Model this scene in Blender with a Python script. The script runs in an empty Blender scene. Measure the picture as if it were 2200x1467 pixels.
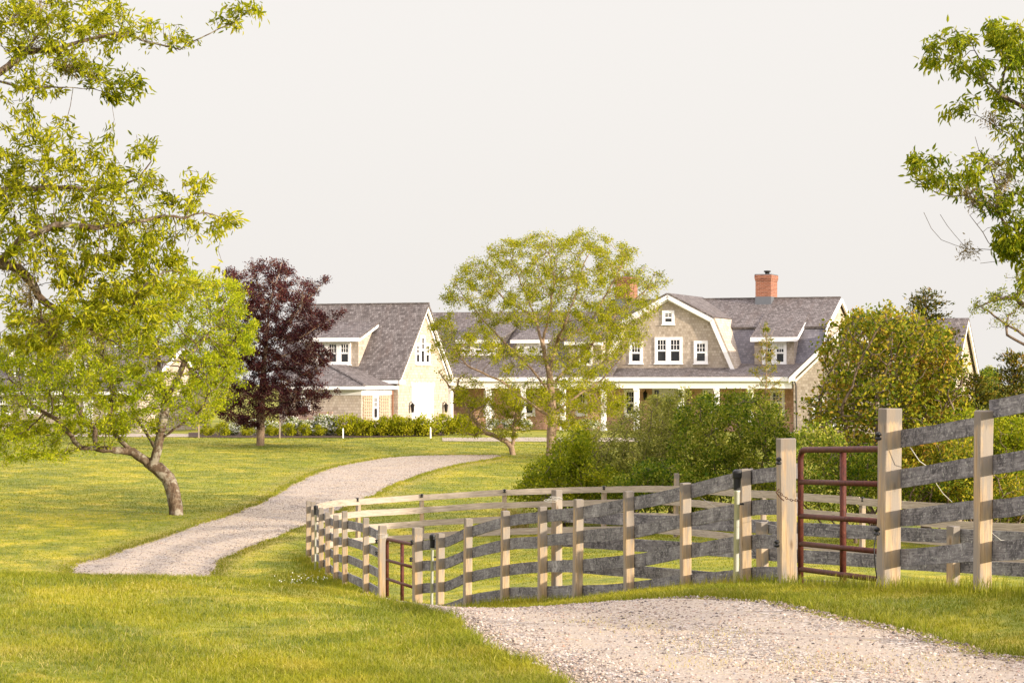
import bpy, math, random
import numpy as np
from mathutils import Vector
PI = math.pi; R = math.radians
C = bpy.context.scene.collection
F = 5194.0; HY = 820.0; CAMZ = 1.7       # focal length in photo pixels, horizon row, eye height

# ---------------------------------------------------------------- camera, sky, sun, exposure
cam = bpy.data.cameras.new('camera'); camo = bpy.data.objects.new('camera', cam); C.objects.link(camo)
camo.location = (0, 0, CAMZ); camo.rotation_euler = (R(90), 0, 0)
cam.sensor_width = 36; cam.lens = 85; cam.shift_y = (HY-733.5)/2200; cam.clip_end = 6000; cam.clip_start = .1
bpy.context.scene.camera = camo
SUN_AZ = -35; SUN_EL = 10                 # azimuth measured from +X towards +Y
W = bpy.data.worlds.new('World'); bpy.context.scene.world = W; W.use_nodes = True
nt = W.node_tree; nt.nodes.clear()
sky = nt.nodes.new('ShaderNodeTexSky'); sky.sky_type = 'NISHITA'; sky.sun_disc = False
sky.sun_elevation = R(SUN_EL); sky.sun_rotation = R(90-SUN_AZ)
sky.dust_density = 6; sky.air_density = .7; sky.ozone_density = 1
hs = nt.nodes.new('ShaderNodeHueSaturation'); hs.inputs['Saturation'].default_value = .25
veil = nt.nodes.new('ShaderNodeMix'); veil.data_type = 'RGBA'; veil.inputs[0].default_value = .87
veil.inputs[7].default_value = (4.22, 4.05, 3.88, 1)      # high thin overcast
bg = nt.nodes.new('ShaderNodeBackground'); bg.inputs[1].default_value = .1
wo = nt.nodes.new('ShaderNodeOutputWorld')
nt.links.new(sky.outputs[0], hs.inputs['Color']); nt.links.new(hs.outputs[0], veil.inputs[6])
# overcast skies brighten towards the zenith
tcw = nt.nodes.new('ShaderNodeTexCoord'); spw = nt.nodes.new('ShaderNodeSeparateXYZ'); mrw = nt.nodes.new('ShaderNodeMapRange'); mxw = nt.nodes.new('ShaderNodeVectorMath')
mrw.interpolation_type = 'SMOOTHSTEP'; mrw.inputs['From Min'].default_value = .16; mrw.inputs['From Max'].default_value = .8; mrw.inputs['To Min'].default_value = 0; mrw.inputs['To Max'].default_value = 1
mxw.operation = 'MULTIPLY'; zt = nt.nodes.new('ShaderNodeMix'); zt.data_type = 'RGBA'; zt.inputs[6].default_value = (1, 1, 1, 1); zt.inputs[7].default_value = (3.0, 2.9, 3.1, 1); nt.links.new(tcw.outputs['Generated'], spw.inputs[0]); nt.links.new(spw.outputs[2], mrw.inputs[0])
nt.links.new(veil.outputs[2], mxw.inputs[0]); nt.links.new(mrw.outputs[0], zt.inputs[0]); nt.links.new(zt.outputs[2], mxw.inputs[1])
nt.links.new(mxw.outputs[0], bg.inputs[0]); nt.links.new(bg.outputs[0], wo.inputs[0])
sl = bpy.data.lights.new('sun', 'SUN'); sl.energy = 3.4; sl.angle = R(1.0); sl.color = (1, .87, .70)
so = bpy.data.objects.new('sun', sl); C.objects.link(so)
sd = Vector((math.cos(R(SUN_AZ))*math.cos(R(SUN_EL)), math.sin(R(SUN_AZ))*math.cos(R(SUN_EL)), math.sin(R(SUN_EL))))
so.rotation_euler = sd.to_track_quat('Z', 'Y').to_euler(); so.location = (20, -10, 20)
vs = bpy.context.scene.view_settings; vs.view_transform = 'Standard'; vs.look = 'None'; vs.gamma = 1; vs.exposure = 1.25

# ---------------------------------------------------------------- helpers
def tag(o, label=None, cat=None, group=None, kind=None):
    if label: o['label'] = label
    if cat: o['category'] = cat
    if group: o['group'] = group
    if kind: o['kind'] = kind
    return o
def empty(name, loc, rz=0, **k):
    o = bpy.data.objects.new(name, None); C.objects.link(o); o.location = loc; o.rotation_euler = (0, 0, rz)
    o.empty_display_size = .2
    return tag(o, **k)
def link(name, me, mat=None, parent=None):
    o = bpy.data.objects.new(name, me); C.objects.link(o)
    if mat and not me.materials: me.materials.append(mat)
    if parent: o.parent = parent
    return o
def mesh_np(name, V, Fs, attrs=None, smooth=False):
    """V (n,3); Fs list of int arrays (m,k)"""
    me = bpy.data.meshes.new(name); V = np.asarray(V, np.float32)
    me.vertices.add(len(V)); me.vertices.foreach_set('co', V.ravel())
    idx = np.concatenate([f.ravel() for f in Fs]).astype(np.int32)
    sizes = np.concatenate([np.full(len(f), f.shape[1]) for f in Fs])
    start = np.concatenate([[0], np.cumsum(sizes)[:-1]]).astype(np.int32)
    me.loops.add(len(idx)); me.loops.foreach_set('vertex_index', idx)
    me.polygons.add(len(sizes)); me.polygons.foreach_set('loop_start', start)
    if smooth: me.polygons.foreach_set('use_smooth', np.ones(len(sizes), bool))
    if attrs:
        for k, a in attrs.items():
            at = me.attributes.new(k, 'FLOAT', 'POINT'); at.data.foreach_set('value', np.asarray(a, np.float32))
    me.update(calc_edges=True)
    return me
class MB:
    """collects shapes for one mesh"""
    def __init__(s): s.v = []; s.f = []
    def poly(s, pts, faces):
        n = len(s.v); s.v += [tuple(p) for p in pts]; s.f += [tuple(i+n for i in f) for f in faces]; return s
    def box(s, a, b):
        (x0, y0, z0), (x1, y1, z1) = a, b
        return s.poly([(x0,y0,z0),(x1,y0,z0),(x1,y1,z0),(x0,y1,z0),(x0,y0,z1),(x1,y0,z1),(x1,y1,z1),(x0,y1,z1)],
                      [(0,3,2,1),(4,5,6,7),(0,1,5,4),(1,2,6,5),(2,3,7,6),(3,0,4,7)])
    def prism(s, prof, axis, a, b):
        """prof: list of 2-D points; axis 'u' (profile is y,z) or 'v' (profile is x,z)"""
        def P(q, t): return (t, q[0], q[1]) if axis == 'u' else (q[0], t, q[1])
        n = len(prof); pts = [P(q, a) for q in prof]+[P(q, b) for q in prof]
        return s.poly(pts, [tuple(range(n))[::-1], tuple(range(n, 2*n))]+[(i, (i+1) % n, n+(i+1) % n, n+i) for i in range(n)])
    def slab(s, q, th):
        """quad q (4 pts) thickened by th along its normal"""
        q = [Vector(p) for p in q]; n = (q[1]-q[0]).cross(q[2]-q[0]).normalized()*th
        return s.poly([p+n for p in q]+[p for p in q], [(0,1,2,3),(7,6,5,4),(0,4,5,1),(1,5,6,2),(2,6,7,3),(3,7,4,0)])
    def tube(s, pts, r, n=8, cap=True):
        pts = [Vector(p) for p in pts]; rs = r if isinstance(r, (list, tuple)) else [r]*len(pts)
        base = len(s.v); up = None
        for i, p in enumerate(pts):
            d = (pts[min(i+1, len(pts)-1)]-pts[max(i-1, 0)]).normalized()
            if up is None: up = d.orthogonal().normalized()
            up = (up-d*up.dot(d)).normalized(); w = d.cross(up)
            for k in range(n):
                a = 2*PI*k/n; s.v.append(tuple(p+(up*math.cos(a)+w*math.sin(a))*rs[i]))
        for i in range(len(pts)-1):
            for k in range(n):
                a = base+i*n+k; b = base+i*n+(k+1) % n; s.f.append((a, b, b+n, a+n))
        if cap:
            s.f.append(tuple(base+k for k in range(n))[::-1]); s.f.append(tuple(base+(len(pts)-1)*n+k for k in range(n)))
        return s
    def lathe(s, c, prof, n=12):
        base = len(s.v)
        for r, z in prof:
            for k in range(n): a = 2*PI*k/n; s.v.append((c[0]+r*math.cos(a), c[1]+r*math.sin(a), c[2]+z))
        for i in range(len(prof)-1):
            for k in range(n): a = base+i*n+k; b = base+i*n+(k+1) % n; s.f.append((a, b, b+n, a+n))
        s.f.append(tuple(base+k for k in range(n))[::-1]); s.f.append(tuple(base+(len(prof)-1)*n+k for k in range(n)))
        return s
    def build(s, name, mat, parent=None, bevel=0, smooth=False, uv=True):
        me = bpy.data.meshes.new(name); me.from_pydata(s.v, [], s.f); me.update()
        if smooth: me.polygons.foreach_set('use_smooth', [True]*len(me.polygons))
        if uv:
            l = me.uv_layers.new(name='UVMap').data
            for p in me.polygons:
                n = p.normal; t = Vector((0, 0, 1)).cross(n)
                t = t.normalized() if t.length > .05 else Vector((1, 0, 0))
                b = n.cross(t)
                for li in p.loop_indices:
                    co = me.vertices[me.loops[li].vertex_index].co; l[li].uv = (co.dot(t), co.dot(b))
        o = link(name, me, mat, parent)
        if bevel:
            m = o.modifiers.new('bevel', 'BEVEL'); m.width = bevel; m.segments = 2; m.limit_method = 'ANGLE'
        return o
def at(px, py, Y): return Vector(((px-1100)/F*Y, Y, CAMZ+(HY-py)/F*Y))

# ---------------------------------------------------------------- materials
class N:
    def __init__(s, name):
        s.m = bpy.data.materials.new(name); s.m.use_nodes = True; s.t = s.m.node_tree; s.t.nodes.clear()
        s.out = s.add('OutputMaterial'); s.b = s.add('BsdfPrincipled'); s.t.links.new(s.b.outputs[0], s.out.inputs[0])
        s.b.inputs['Specular IOR Level'].default_value = .25
    def add(s, t): return s.t.nodes.new('ShaderNode'+t)
    def L(s, a, b): s.t.links.new(a, b)
    def co(s, kind='Object', scale=(1, 1, 1), rot=(0, 0, 0)):
        c = s.add('TexCoord'); m = s.add('Mapping'); m.inputs['Scale'].default_value = scale; m.inputs['Rotation'].default_value = rot
        s.L(c.outputs[kind], m.inputs[0]); return m.outputs[0]
    def noise(s, co, sc, det=4, rough=.55, dist=0):
        n = s.add('TexNoise'); n.inputs['Scale'].default_value = sc; n.inputs['Detail'].default_value = det
        n.inputs['Roughness'].default_value = rough; n.inputs['Distortion'].default_value = dist; s.L(co, n.inputs['Vector']); return n.outputs[0]
    def ramp(s, f, stops):
        r = s.add('ValToRGB'); e = r.color_ramp.elements
        while len(e) < len(stops): e.new(.5)
        for i, (p, c) in enumerate(stops): e[i].position = p; e[i].color = (*c, 1) if len(c) == 3 else c
        s.L(f, r.inputs[0]); return r.outputs[0]
    def mix(s, f, a, b, mode='MIX'):
        m = s.add('Mix'); m.data_type = 'RGBA'; m.blend_type = mode
        for v, i in ((f, 0), (a, 6), (b, 7)):
            if isinstance(v, (int, float)): m.inputs[i].default_value = v
            elif isinstance(v, tuple): m.inputs[i].default_value = (*v, 1)
            else: s.L(v, m.inputs[i])
        return m.outputs[2]
    def math(s, op, a, b=0):
        m = s.add('Math'); m.operation = op
        for v, i in ((a, 0), (b, 1)):
            if isinstance(v, (int, float)): m.inputs[i].default_value = v
            else: s.L(v, m.inputs[i])
        return m.outputs[0]
    def attr(s, n): a = s.add('Attribute'); a.attribute_name = n; return a.outputs['Fac']
    def rnd(s): return s.add('ObjectInfo').outputs['Random']
    def bump(s, h, st=.4, d=.02):
        b = s.add('Bump'); b.inputs['Strength'].default_value = st; b.inputs['Distance'].default_value = d
        s.L(h, b.inputs['Height']); s.L(b.outputs[0], s.b.inputs['Normal'])
    def fin(s, col, rough=.8):
        if isinstance(col, tuple): s.b.inputs['Base Color'].default_value = (*col, 1)
        else: s.L(col, s.b.inputs['Base Color'])
        if isinstance(rough, (int, float)): s.b.inputs['Roughness'].default_value = rough
        else: s.L(rough, s.b.inputs['Roughness'])
        return s.m

def lawn_tone(n, co):
    a = n.noise(co, .33, 5, .65, .6); c = n.noise(n.co('Object', (1, .4, 1), (0, 0, R(25))), .26, 4, .6, .8); e = n.noise(co, 1.5, 5, .7, .5); g = n.noise(co, .9, 5, .65, .7)
    col = n.ramp(a, [(.33, (.125, .165, .004)), (.48, (.205, .215, .006)), (.58, (.285, .265, .010)), (.70, (.37, .315, .03))])
    col = n.mix(n.ramp(g, [(.43, (.7, .7, .7)), (.52, (0, 0, 0))]), col, (.07, .11, .004))
    col = n.mix(n.ramp(c, [(.45, (0, 0, 0)), (.60, (.5, .5, .5))]), col, n.mix(.55, col, (.08, .11, .004)))
    col = n.mix(n.ramp(e, [(.52, (0, 0, 0)), (.62, (.5, .5, .5))]), col, (.40, .32, .06))
    h2 = n.noise(n.co('Object', (1, .7, 1)), .62, 4, .6, .9)
    col = n.mix(.85, col, n.ramp(h2, [(.38, (.55, .66, .6)), (.5, (.99, .94, .85)), (.62, (1.32, 1.16, 1.2))]), 'MULTIPLY')
    w = n.add('TexWave'); w.inputs['Scale'].default_value = .2; w.inputs['Distortion'].default_value = 2.2; w.inputs['Detail'].default_value = 3; w.inputs['Detail Scale'].default_value = .4
    n.L(n.co('Object', (1, 1, 1), (0, 0, R(-28))), w.inputs['Vector'])
    col = n.mix(.8, col, n.ramp(w.outputs[1], [(.25, (.84, .88, .85)), (.7, (1.10, 1.07, 1.1))]), 'MULTIPLY')
    return n.mix(n.attr('dry'), col, (.34, .24, .08))
def m_ground():
    n = N('lawn_ground'); co = n.co('Object')
    b = n.noise(co, 3.2, 6, .7); d = n.noise(co, 14, 5, .8)
    col = lawn_tone(n, co)
    col = n.mix(n.ramp(b, [(.42, (0, 0, 0)), (.60, (.55, .55, .55))]), col, n.mix(.5, col, (.38, .33, .08)))
    col = n.mix(n.ramp(d, [(.38, (.6, .6, .6)), (.5, (0, 0, 0))]), col, (.10, .13, .008))
    n.bump(n.mix(.6, d, b), .35, .035); return n.fin(col, .95)
def m_blade():
    n = N('grass_blade'); v = n.attr('var'); h = n.attr('tip'); co = n.co('Object')
    col = n.ramp(v, [(0, (.04, .08, .003)), (.4, (.14, .19, .005)), (.75, (.29, .29, .012)), (.93, (.46, .40, .05)), (1, (.68, .58, .25))])
    col = n.mix(.68, col, n.mix(.3, lawn_tone(n, co), n.mix(h, (.07, .10, .006), (.46, .41, .09))))
    return leafout(n, col, .28)
def leafout(n, col, tr, rough=.55):
    n.fin(col, rough); n.b.inputs['Specular IOR Level'].default_value = .07
    t = n.add('BsdfTranslucent'); n.L(n.mix(.45, col, n.mix(1.0, col, (1.0, 1.05, .35), 'MULTIPLY')), t.inputs[0])
    g = n.add('Gamma'); m = n.add('MixShader'); m.inputs[0].default_value = tr
    n.L(n.b.outputs[0], m.inputs[1]); n.L(t.outputs[0], m.inputs[2]); n.L(m.outputs[0], n.out.inputs[0]); n.t.nodes.remove(g)
    return n.m
def m_leaf(name, cols, tr=.4, sc=.8):
    n = N(name); v = n.attr('var'); a = n.noise(n.co('Object'), sc, 3, .6)
    f = n.math('ADD', n.math('MULTIPLY', v, .6), n.math('MULTIPLY', n.math('SUBTRACT', a, .3), 1.0))
    k = len(cols); col = n.ramp(f, [(.12+.8*i/(k-1), c) for i, c in enumerate(cols)])
    return leafout(n, col, tr)
def m_gravel():
    n = N('gravel'); co = n.co('Object')
    v = n.add('TexVoronoi'); v.inputs['Scale'].default_value = 38; n.L(co, v.inputs['Vector'])
    sep = n.add('SeparateColor'); n.L(v.outputs['Color'], sep.inputs[0])
    col = n.ramp(sep.outputs[0], [(0, (.10, .085, .07)), (.4, (.27, .225, .18)), (.75, (.36, .31, .26)), (1, (.50, .45, .40))])
    col = n.mix(.8, col, n.ramp(n.noise(co, 9, 7, .85), [(.36, (.55, .54, .55)), (.5, (1, 1, 1)), (.64, (1.35, 1.33, 1.3))]), 'MULTIPLY')
    big = n.noise(co, .8, 4, .6, .4)
    col = n.mix(n.ramp(big, [(.42, (0, 0, 0)), (.62, (.75, .75, .75))]), col, (.40, .32, .23))
    tk = n.attr('across'); wob_ = n.math('MULTIPLY', n.math('SUBTRACT', n.noise(co, 1.1, 4, .6), .5), .22)
    tw_ = n.math('ABSOLUTE', n.math('SUBTRACT', n.math('ABSOLUTE', n.math('SUBTRACT', n.math('ADD', tk, wob_), .5)), .23))
    col = n.mix(n.ramp(tw_, [(.05, (.75, .75, .75)), (.13, (0, 0, 0))]), col, n.mix(n.noise(co, 30, 4, .8), (.27, .22, .17), (.42, .355, .285)))
    f2 = n.noise(co, 7, 5, .7); col = n.mix(n.ramp(f2, [(.56, (0, 0, 0)), (.70, (.5, .5, .5))]), col, (.36, .28, .10))
    n.bump(v.outputs['Distance'], .6, .012); return n.fin(col, .9)
def m_stone():
    n = N('pebble'); v = n.attr('var')
    col = n.ramp(v, [(0, (.05, .042, .04)), (.12, (.17, .135, .115)), (.35, (.28, .215, .165)), (.65, (.36, .285, .225)), (.85, (.50, .44, .385)), (.93, (.24, .22, .225)), (1, (.32, .19, .13))])
    return n.fin(col, .8)
def m_board():
    n = N('weathered_board'); r = n.rnd(); uvc = n.co('UV')
    add = n.add('VectorMath'); add.operation = 'ADD'; cmb = n.add('CombineXYZ'); n.L(n.math('MULTIPLY', r, 37), cmb.inputs[0]); n.L(n.math('MULTIPLY', r, 91), cmb.inputs[2])
    n.L(uvc, add.inputs[0]); n.L(cmb.outputs[0], add.inputs[1])
    st = n.add('Mapping'); st.inputs['Scale'].default_value = (1.2, 22, 1); n.L(add.outputs[0], st.inputs[0])
    g = n.noise(st.outputs[0], 3, 8, .72, .6); lich = n.noise(add.outputs[0], 10, 9, .82, 1.6); big = n.noise(add.outputs[0], 3.2, 5, .7)
    col = n.ramp(g, [(.3, (.06, .05, .05)), (.5, (.18, .168, .17)), (.7, (.36, .34, .335))])
    col = n.mix(n.ramp(lich, [(.47, (0, 0, 0)), (.53, (.85, .85, .85))]), col, n.ramp(big, [(.35, (.038, .035, .038)), (.5, (.085, .08, .085)), (.68, (.40, .385, .375))]))
    col = n.mix(n.ramp(n.noise(add.outputs[0], 30, 3, .6), [(.60, (0, 0, 0)), (.68, (.6, .6, .6))]), col, (.46, .46, .42))
    n.bump(n.mix(.5, g, lich), .6, .012); return n.fin(col, .92)
def m_oldboard():
    n = N('sun_bleached_board'); r = n.rnd(); st = n.co('UV', (1.0, 20, 1))
    add = n.add('VectorMath'); add.operation = 'ADD'; cmb = n.add('CombineXYZ'); n.L(n.math('MULTIPLY', r, 37), cmb.inputs[0]); n.L(st, add.inputs[0]); n.L(cmb.outputs[0], add.inputs[1])
    g = n.noise(add.outputs[0], 2.2, 8, .7, .8)
    col = n.ramp(g, [(.28, (.15, .12, .095)), (.5, (.36, .30, .245)), (.72, (.50, .43, .35))])
    col = n.mix(n.ramp(n.noise(n.co('UV'), 9, 5, .7), [(.55, (0, 0, 0)), (.72, (.5, .5, .5))]), col, (.22, .19, .16))
    n.bump(g, .5, .01); return n.fin(col, .9)
def m_post():
    n = N('pine_post'); r = n.rnd(); oc = n.co('Object', (26, 26, 1.1))
    add = n.add('VectorMath'); add.operation = 'ADD'; cmb = n.add('CombineXYZ'); n.L(n.math('MULTIPLY', r, 51), cmb.inputs[2]); n.L(oc, add.inputs[0]); n.L(cmb.outputs[0], add.inputs[1])
    g = n.noise(add.outputs[0], 1.3, 6, .65, 2.2)
    w = n.add('TexWave'); w.inputs['Scale'].default_value = .55; w.inputs['Distortion'].default_value = 7; w.inputs['Detail'].default_value = 3; w.inputs['Detail Scale'].default_value = .6; n.L(add.outputs[0], w.inputs['Vector'])
    col = n.ramp(g, [(.25, (.17, .11, .06)), (.5, (.40, .285, .165)), (.75, (.50, .38, .24))])
    col = n.mix(n.ramp(w.outputs[1], [(.1, (.45, .45, .45)), (.5, (0, 0, 0))]), col, (.27, .16, .07))
    gray = n.noise(n.co('Object', (9, 9, 1.5)), 1.2, 4, .6)
    col = n.mix(n.ramp(gray, [(.38, (0, 0, 0)), (.56, (.85, .85, .85))]), col, (.235, .21, .185))
    v = n.add('TexVoronoi'); v.inputs['Scale'].default_value = 1; mp = n.add('Mapping'); mp.inputs['Scale'].default_value = (.24, .24, 2.0); n.L(add.outputs[0], mp.inputs[0]); n.L(mp.outputs[0], v.inputs['Vector'])
    col = n.mix(n.ramp(v.outputs['Distance'], [(.04, (.8, .8, .8)), (.14, (0, 0, 0))]), col, (.10, .055, .025))
    # weathered grey top
    sp = n.add('SeparateXYZ'); n.L(n.co('Generated'), sp.inputs[0])
    col = n.mix(n.ramp(n.math('ADD', sp.outputs[2], n.math('MULTIPLY', g, .12)), [(.99, (0, 0, 0)), (1.06, (.8, .8, .8))]), col, (.17, .15, .13))
    n.bump(g, .35, .006); return n.fin(col, .85)
def m_shingle(name, cols, w=.16, h=.14, mortar=(.05, .045, .04), bumps=.6, stain=None, ms=.008):
    n = N(name); uv = n.co('UV'); b = n.add('TexBrick'); b.offset = .5; b.inputs['Scale'].default_value = 1
    b.inputs['Brick Width'].default_value = w; b.inputs['Row Height'].default_value = h; b.inputs['Mortar Size'].default_value = ms
    b.inputs['Mortar Smooth'].default_value = .3; b.inputs['Bias'].default_value = 0
    b.inputs['Color1'].default_value = (0, 0, 0, 1); b.inputs['Color2'].default_value = (1, 1, 1, 1); b.inputs['Mortar'].default_value = (.5, .5, .5, 1)
    nn = n.add('Mapping'); n.L(uv, nn.inputs[0]); dist = n.noise(uv, 3, 2)
    n.L(uv, b.inputs['Vector'])
    k = len(cols); f = n.math('ADD', n.math('MULTIPLY', b.outputs[0], .45), n.math('MULTIPLY', n.noise(n.co('UV', (1, 2.2, 1)), 1.1, 5, .65), .55))
    col = n.ramp(f, [(.25+.5*i/(k-1), c) for i, c in enumerate(cols)])
    col = n.mix(n.math('MULTIPLY', b.outputs[1], .75), col, mortar)
    if stain: col = n.mix(n.ramp(n.noise(n.co('UV', (2.5, .5, 1)), .9, 5, .7), [(.5, (0, 0, 0)), (.72, (.7, .7, .7))]), col, stain)
    # each course laps over the next: a ramp down every row
    sp = n.add('SeparateXYZ'); n.L(uv, sp.inputs[0]); fr = n.math('FRACT', n.math('DIVIDE', sp.outputs[1], h))
    hh = n.math('SUBTRACT', n.math('ADD', n.math('MULTIPLY', fr, -1), n.math('MULTIPLY', b.outputs[0], .35)), n.math('MULTIPLY', b.outputs[1], .4))
    n.bump(hh, bumps, .02); return n.fin(col, .88)
def m_plain(name, col, rough=.5, var=.08, metal=0, sc=6):
    n = N(name); f = n.noise(n.co('Object'), sc, 5, .6)
    c = n.mix(f, tuple(x*(1-var) for x in col), tuple(min(1, x*(1+var)) for x in col)); n.b.inputs['Metallic'].default_value = metal
    return n.fin(c, rough)
def m_rust():
    n = N('rusty_red_paint'); co = n.co('Object', (1, 1, .6)); f = n.noise(co, 18, 7, .75, .8)
    col = n.ramp(f, [(.32, (.025, .010, .008)), (.47, (.065, .016, .011)), (.6, (.10, .026, .016)), (.74, (.17, .09, .05))])
    n.bump(f, .3, .003); return n.fin(col, .62)
def m_glass():
    n = N('window_glass'); f = n.noise(n.co('Object'), .9, 4, .6)
    c = n.ramp(f, [(.4, (.010, .011, .013)), (.7, (.045, .045, .045))]); n.b.inputs['Specular IOR Level'].default_value = .5
    return n.fin(c, .08)
def m_bark(name, cols, sc=9, lich=None):
    n = N(name); f = n.noise(n.co('Object', (1, 1, .45)), sc, 7, .75, 1.2)
    col = n.ramp(f, [(.3, cols[0]), (.5, cols[1]), (.72, cols[2])])
    if lich: col = n.mix(n.ramp(n.noise(n.co('Object'), sc*.45, 5, .7), [(.5, (0, 0, 0)), (.6, (.8, .8, .8))]), col, lich)
    n.bump(f, .7, .02); return n.fin(col, .93)
M = dict(
 ground=m_ground(), blade=m_blade(), gravel=m_gravel(), stone=m_stone(), board=m_board(), oldboard=m_oldboard(), post=m_post(),
 wall=m_shingle('cedar_wall_shingles', [(.31,.255,.20),(.40,.335,.27),(.445,.375,.305),(.51,.44,.365)], .15, .15, (.22,.175,.135), .4, stain=(.43,.345,.26)),
 porchwall=m_shingle('red_cedar_shingles', [(.46,.27,.185),(.58,.36,.25),(.66,.43,.31)], .15, .15, (.30,.17,.11), .4),
 roof=m_shingle('grey_roof_shingles', [(.075,.062,.058),(.115,.098,.092),(.15,.13,.123),(.21,.185,.175)], .13, .16, (.035,.03,.03), 1.0, stain=(.12,.09,.078)),
 slate=m_shingle('slate_grey_shingles', [(.12,.112,.125),(.155,.145,.16),(.19,.18,.195)], .14, .15, (.10,.09,.10), .6),
 brick=m_shingle('red_brick', [(.16,.05,.027),(.24,.085,.045),(.30,.12,.07)], .22, .08, (.33,.25,.20), .3, ms=.010),
 white=m_plain('white_paint', (.83,.81,.80), .5, .04), door=m_plain('white_door_paint', (.66,.65,.63), .45, .03), metal=m_plain('lead_flashing', (.16,.17,.19), .5, .1, .4),
 black=m_plain('black_plastic', (.014,.014,.015), .4, .3), iron=m_plain('black_iron', (.02,.018,.017), .5, .3, .6), copper=m_plain('copper_pipe', (.34,.14,.07), .45, .25, .6),
 rust=m_rust(), pvc=m_plain('white_pvc', (.72,.73,.70), .35, .05), glass=m_glass(), wire=m_plain('white_wire', (.42,.40,.36), .5, .1), chain=m_plain('rusty_chain', (.09,.04,.025), .6, .3, .5),
 cedar=m_plain('cedar_planks', (.34,.235,.185), .7, .3, 0, 3), lattice=m_plain('cedar_lattice', (.46,.36,.24), .7, .15), mulch=m_plain('mulch', (.05,.028,.018), .95, .4, 0, 20), lamp=m_plain('lantern_glass', (.30,.28,.24), .15, .1),
 bark=m_bark('grey_brown_bark', [(.05,.033,.022),(.135,.095,.065),(.26,.21,.155)]),
 barkl=m_bark('lichen_bark', [(.028,.017,.011),(.10,.065,.04),(.22,.17,.12)], 8, (.30,.27,.21)),
 barkd=m_bark('tan_bark', [(.12,.075,.045),(.26,.18,.12),(.38,.29,.20)], 8),
 moss=m_bark('tree_moss', [(.10,.075,.03),(.24,.18,.075),(.36,.28,.13)], 25),
 leaf=m_leaf('yellow_green_leaf', [(.08,.105,.004),(.22,.24,.007),(.37,.36,.012),(.52,.45,.04)], .42),
 leafd=m_leaf('deep_green_leaf', [(.06,.10,.004),(.16,.20,.007),(.30,.31,.012),(.46,.41,.03)], .4),
 leafb=m_leaf('bright_green_leaf', [(.11,.17,.004),(.26,.31,.008),(.40,.42,.012),(.52,.47,.04)], .45),
 leafr=m_leaf('copper_leaf', [(.022,.007,.012),(.045,.013,.020),(.085,.024,.024),(.18,.06,.038)], .25),
 leafg=m_leaf('shrub_leaf', [(.03,.070,.006),(.10,.155,.009),(.24,.26,.018),(.52,.47,.10)], .3),
 leafs=m_leaf('sage_leaf', [(.08,.10,.018),(.19,.205,.035),(.31,.30,.06),(.46,.42,.12)], .3),
 leafv=m_leaf('vine_leaf', [(.045,.08,.006),(.14,.17,.010),(.34,.29,.02),(.36,.17,.04)], .3),
 leafc=m_leaf('cedar_leaf', [(.03,.045,.008),(.07,.085,.010),(.14,.125,.012),(.30,.15,.015)], .15, .5),
 flower=m_leaf('white_flower', [(.55,.55,.50),(.70,.70,.64),(.78,.77,.72)], .2),
 straw=m_leaf('dry_grass', [(.26,.25,.04),(.44,.36,.10),(.6,.48,.24)], .3),
)

# ---------------------------------------------------------------- terrain
POSTS = [ # px, Y, top py, half width, group run
 (2440,16.6,800),(2110,18.8,882),(1908,20.5,877),(1691,23.0,941),(1602,24.5,1007),(1473,26.5,1037),(1351,28.3,1055),(1240,30,1072),(1165,31.3,1088),
 (1084,33,1097),(1004,34.8,1113),(945,36,1145),(897,37,1133),(821,40.5,1129),(786,42.5,1112),(741,45.5,1098),(721,47.5,1106),(704,49.5,1100),(690,51.5,1090),(674,53.5,1077),(662,55.5,1075)]
PB = [1275,1268,1267,1262,1265,1275,1292,1296,1298,1298,1307]
cp = []
def c3(px, Y, z): cp.append(((px-1100)/F*Y, Y, z))
def cpx(px, py, Y): c3(px, Y, CAMZ-(py-HY)/F*Y)
for (px, Y, t), b in zip(POSTS[:11], PB): cpx(px, b, Y)
for (px, Y, t), z in zip(POSTS[11:], [-1.85,-1.95,-2.08,-2.03,-2.1,-2.25,-2.28,-2.32,-2.32,-2.36]): c3(px, Y, z)
for X in (-12,-6,0,6,12): cp.append((X, 2, .03)); cp.append((X, 8, .03))
for px in (-600,0,500,1000,1400,1800,2200): cpx(px, 1467, 13.6)
for q in [(2200,1405,15.2),(1900,1345,17),(1650,1297,19.2),(1520,1293,19.8),(1400,1291,20.8),(1140,1308,22.4)]: cpx(*q)
for q in [(900,21,-.25),(700,21,-.10),(450,21,-.01),(0,21,.035),(-600,21,.08),(970,19.5,-.16),(700,17,.0),(300,17,.02),
          (900,27,-.96),(700,27,-.86),(450,27,-.80),(0,27,-.78),(-600,27,-.7),(900,35,-1.8),(700,35,-1.75),(450,35,-1.62),(0,35,-1.55),(-600,35,-1.4),
          (700,43,-2.18),(450,43,-2.12),(0,43,-2.05),(-600,43,-1.9),(455,51,-2.42),(150,51,-2.30),(-300,51,-2.25),
          (700,57,-2.38),(907,61,-2.34),(1084,61,-2.22),(1297,60,-2.1),(1452,57,-1.95),(1640,52,-1.85),(1852,49,-1.85),(2100,46,-1.85),(2500,44,-1.8),
          (1640,28.5,-1.15),(2047,26,-1.1),(2400,24,-1.0),(1500,40,-1.7),(1900,36,-1.6),(1200,45,-1.95),(1000,48,-2.2),(2300,34,-1.6),(2900,20,.1),(3300,40,-1.5)]: c3(*q)
for Y in (62, 75, 90, 105, 118, 128, 145):
    for px in (-500, 0, 500, 1000, 1500, 2000, 2600):
        z = -2.3+.018*(Y-52) if Y < 125 else -.98+.004*(Y-125)
        c3(px, Y, z)
cp = np.array(cp); SC = 10.0
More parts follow.
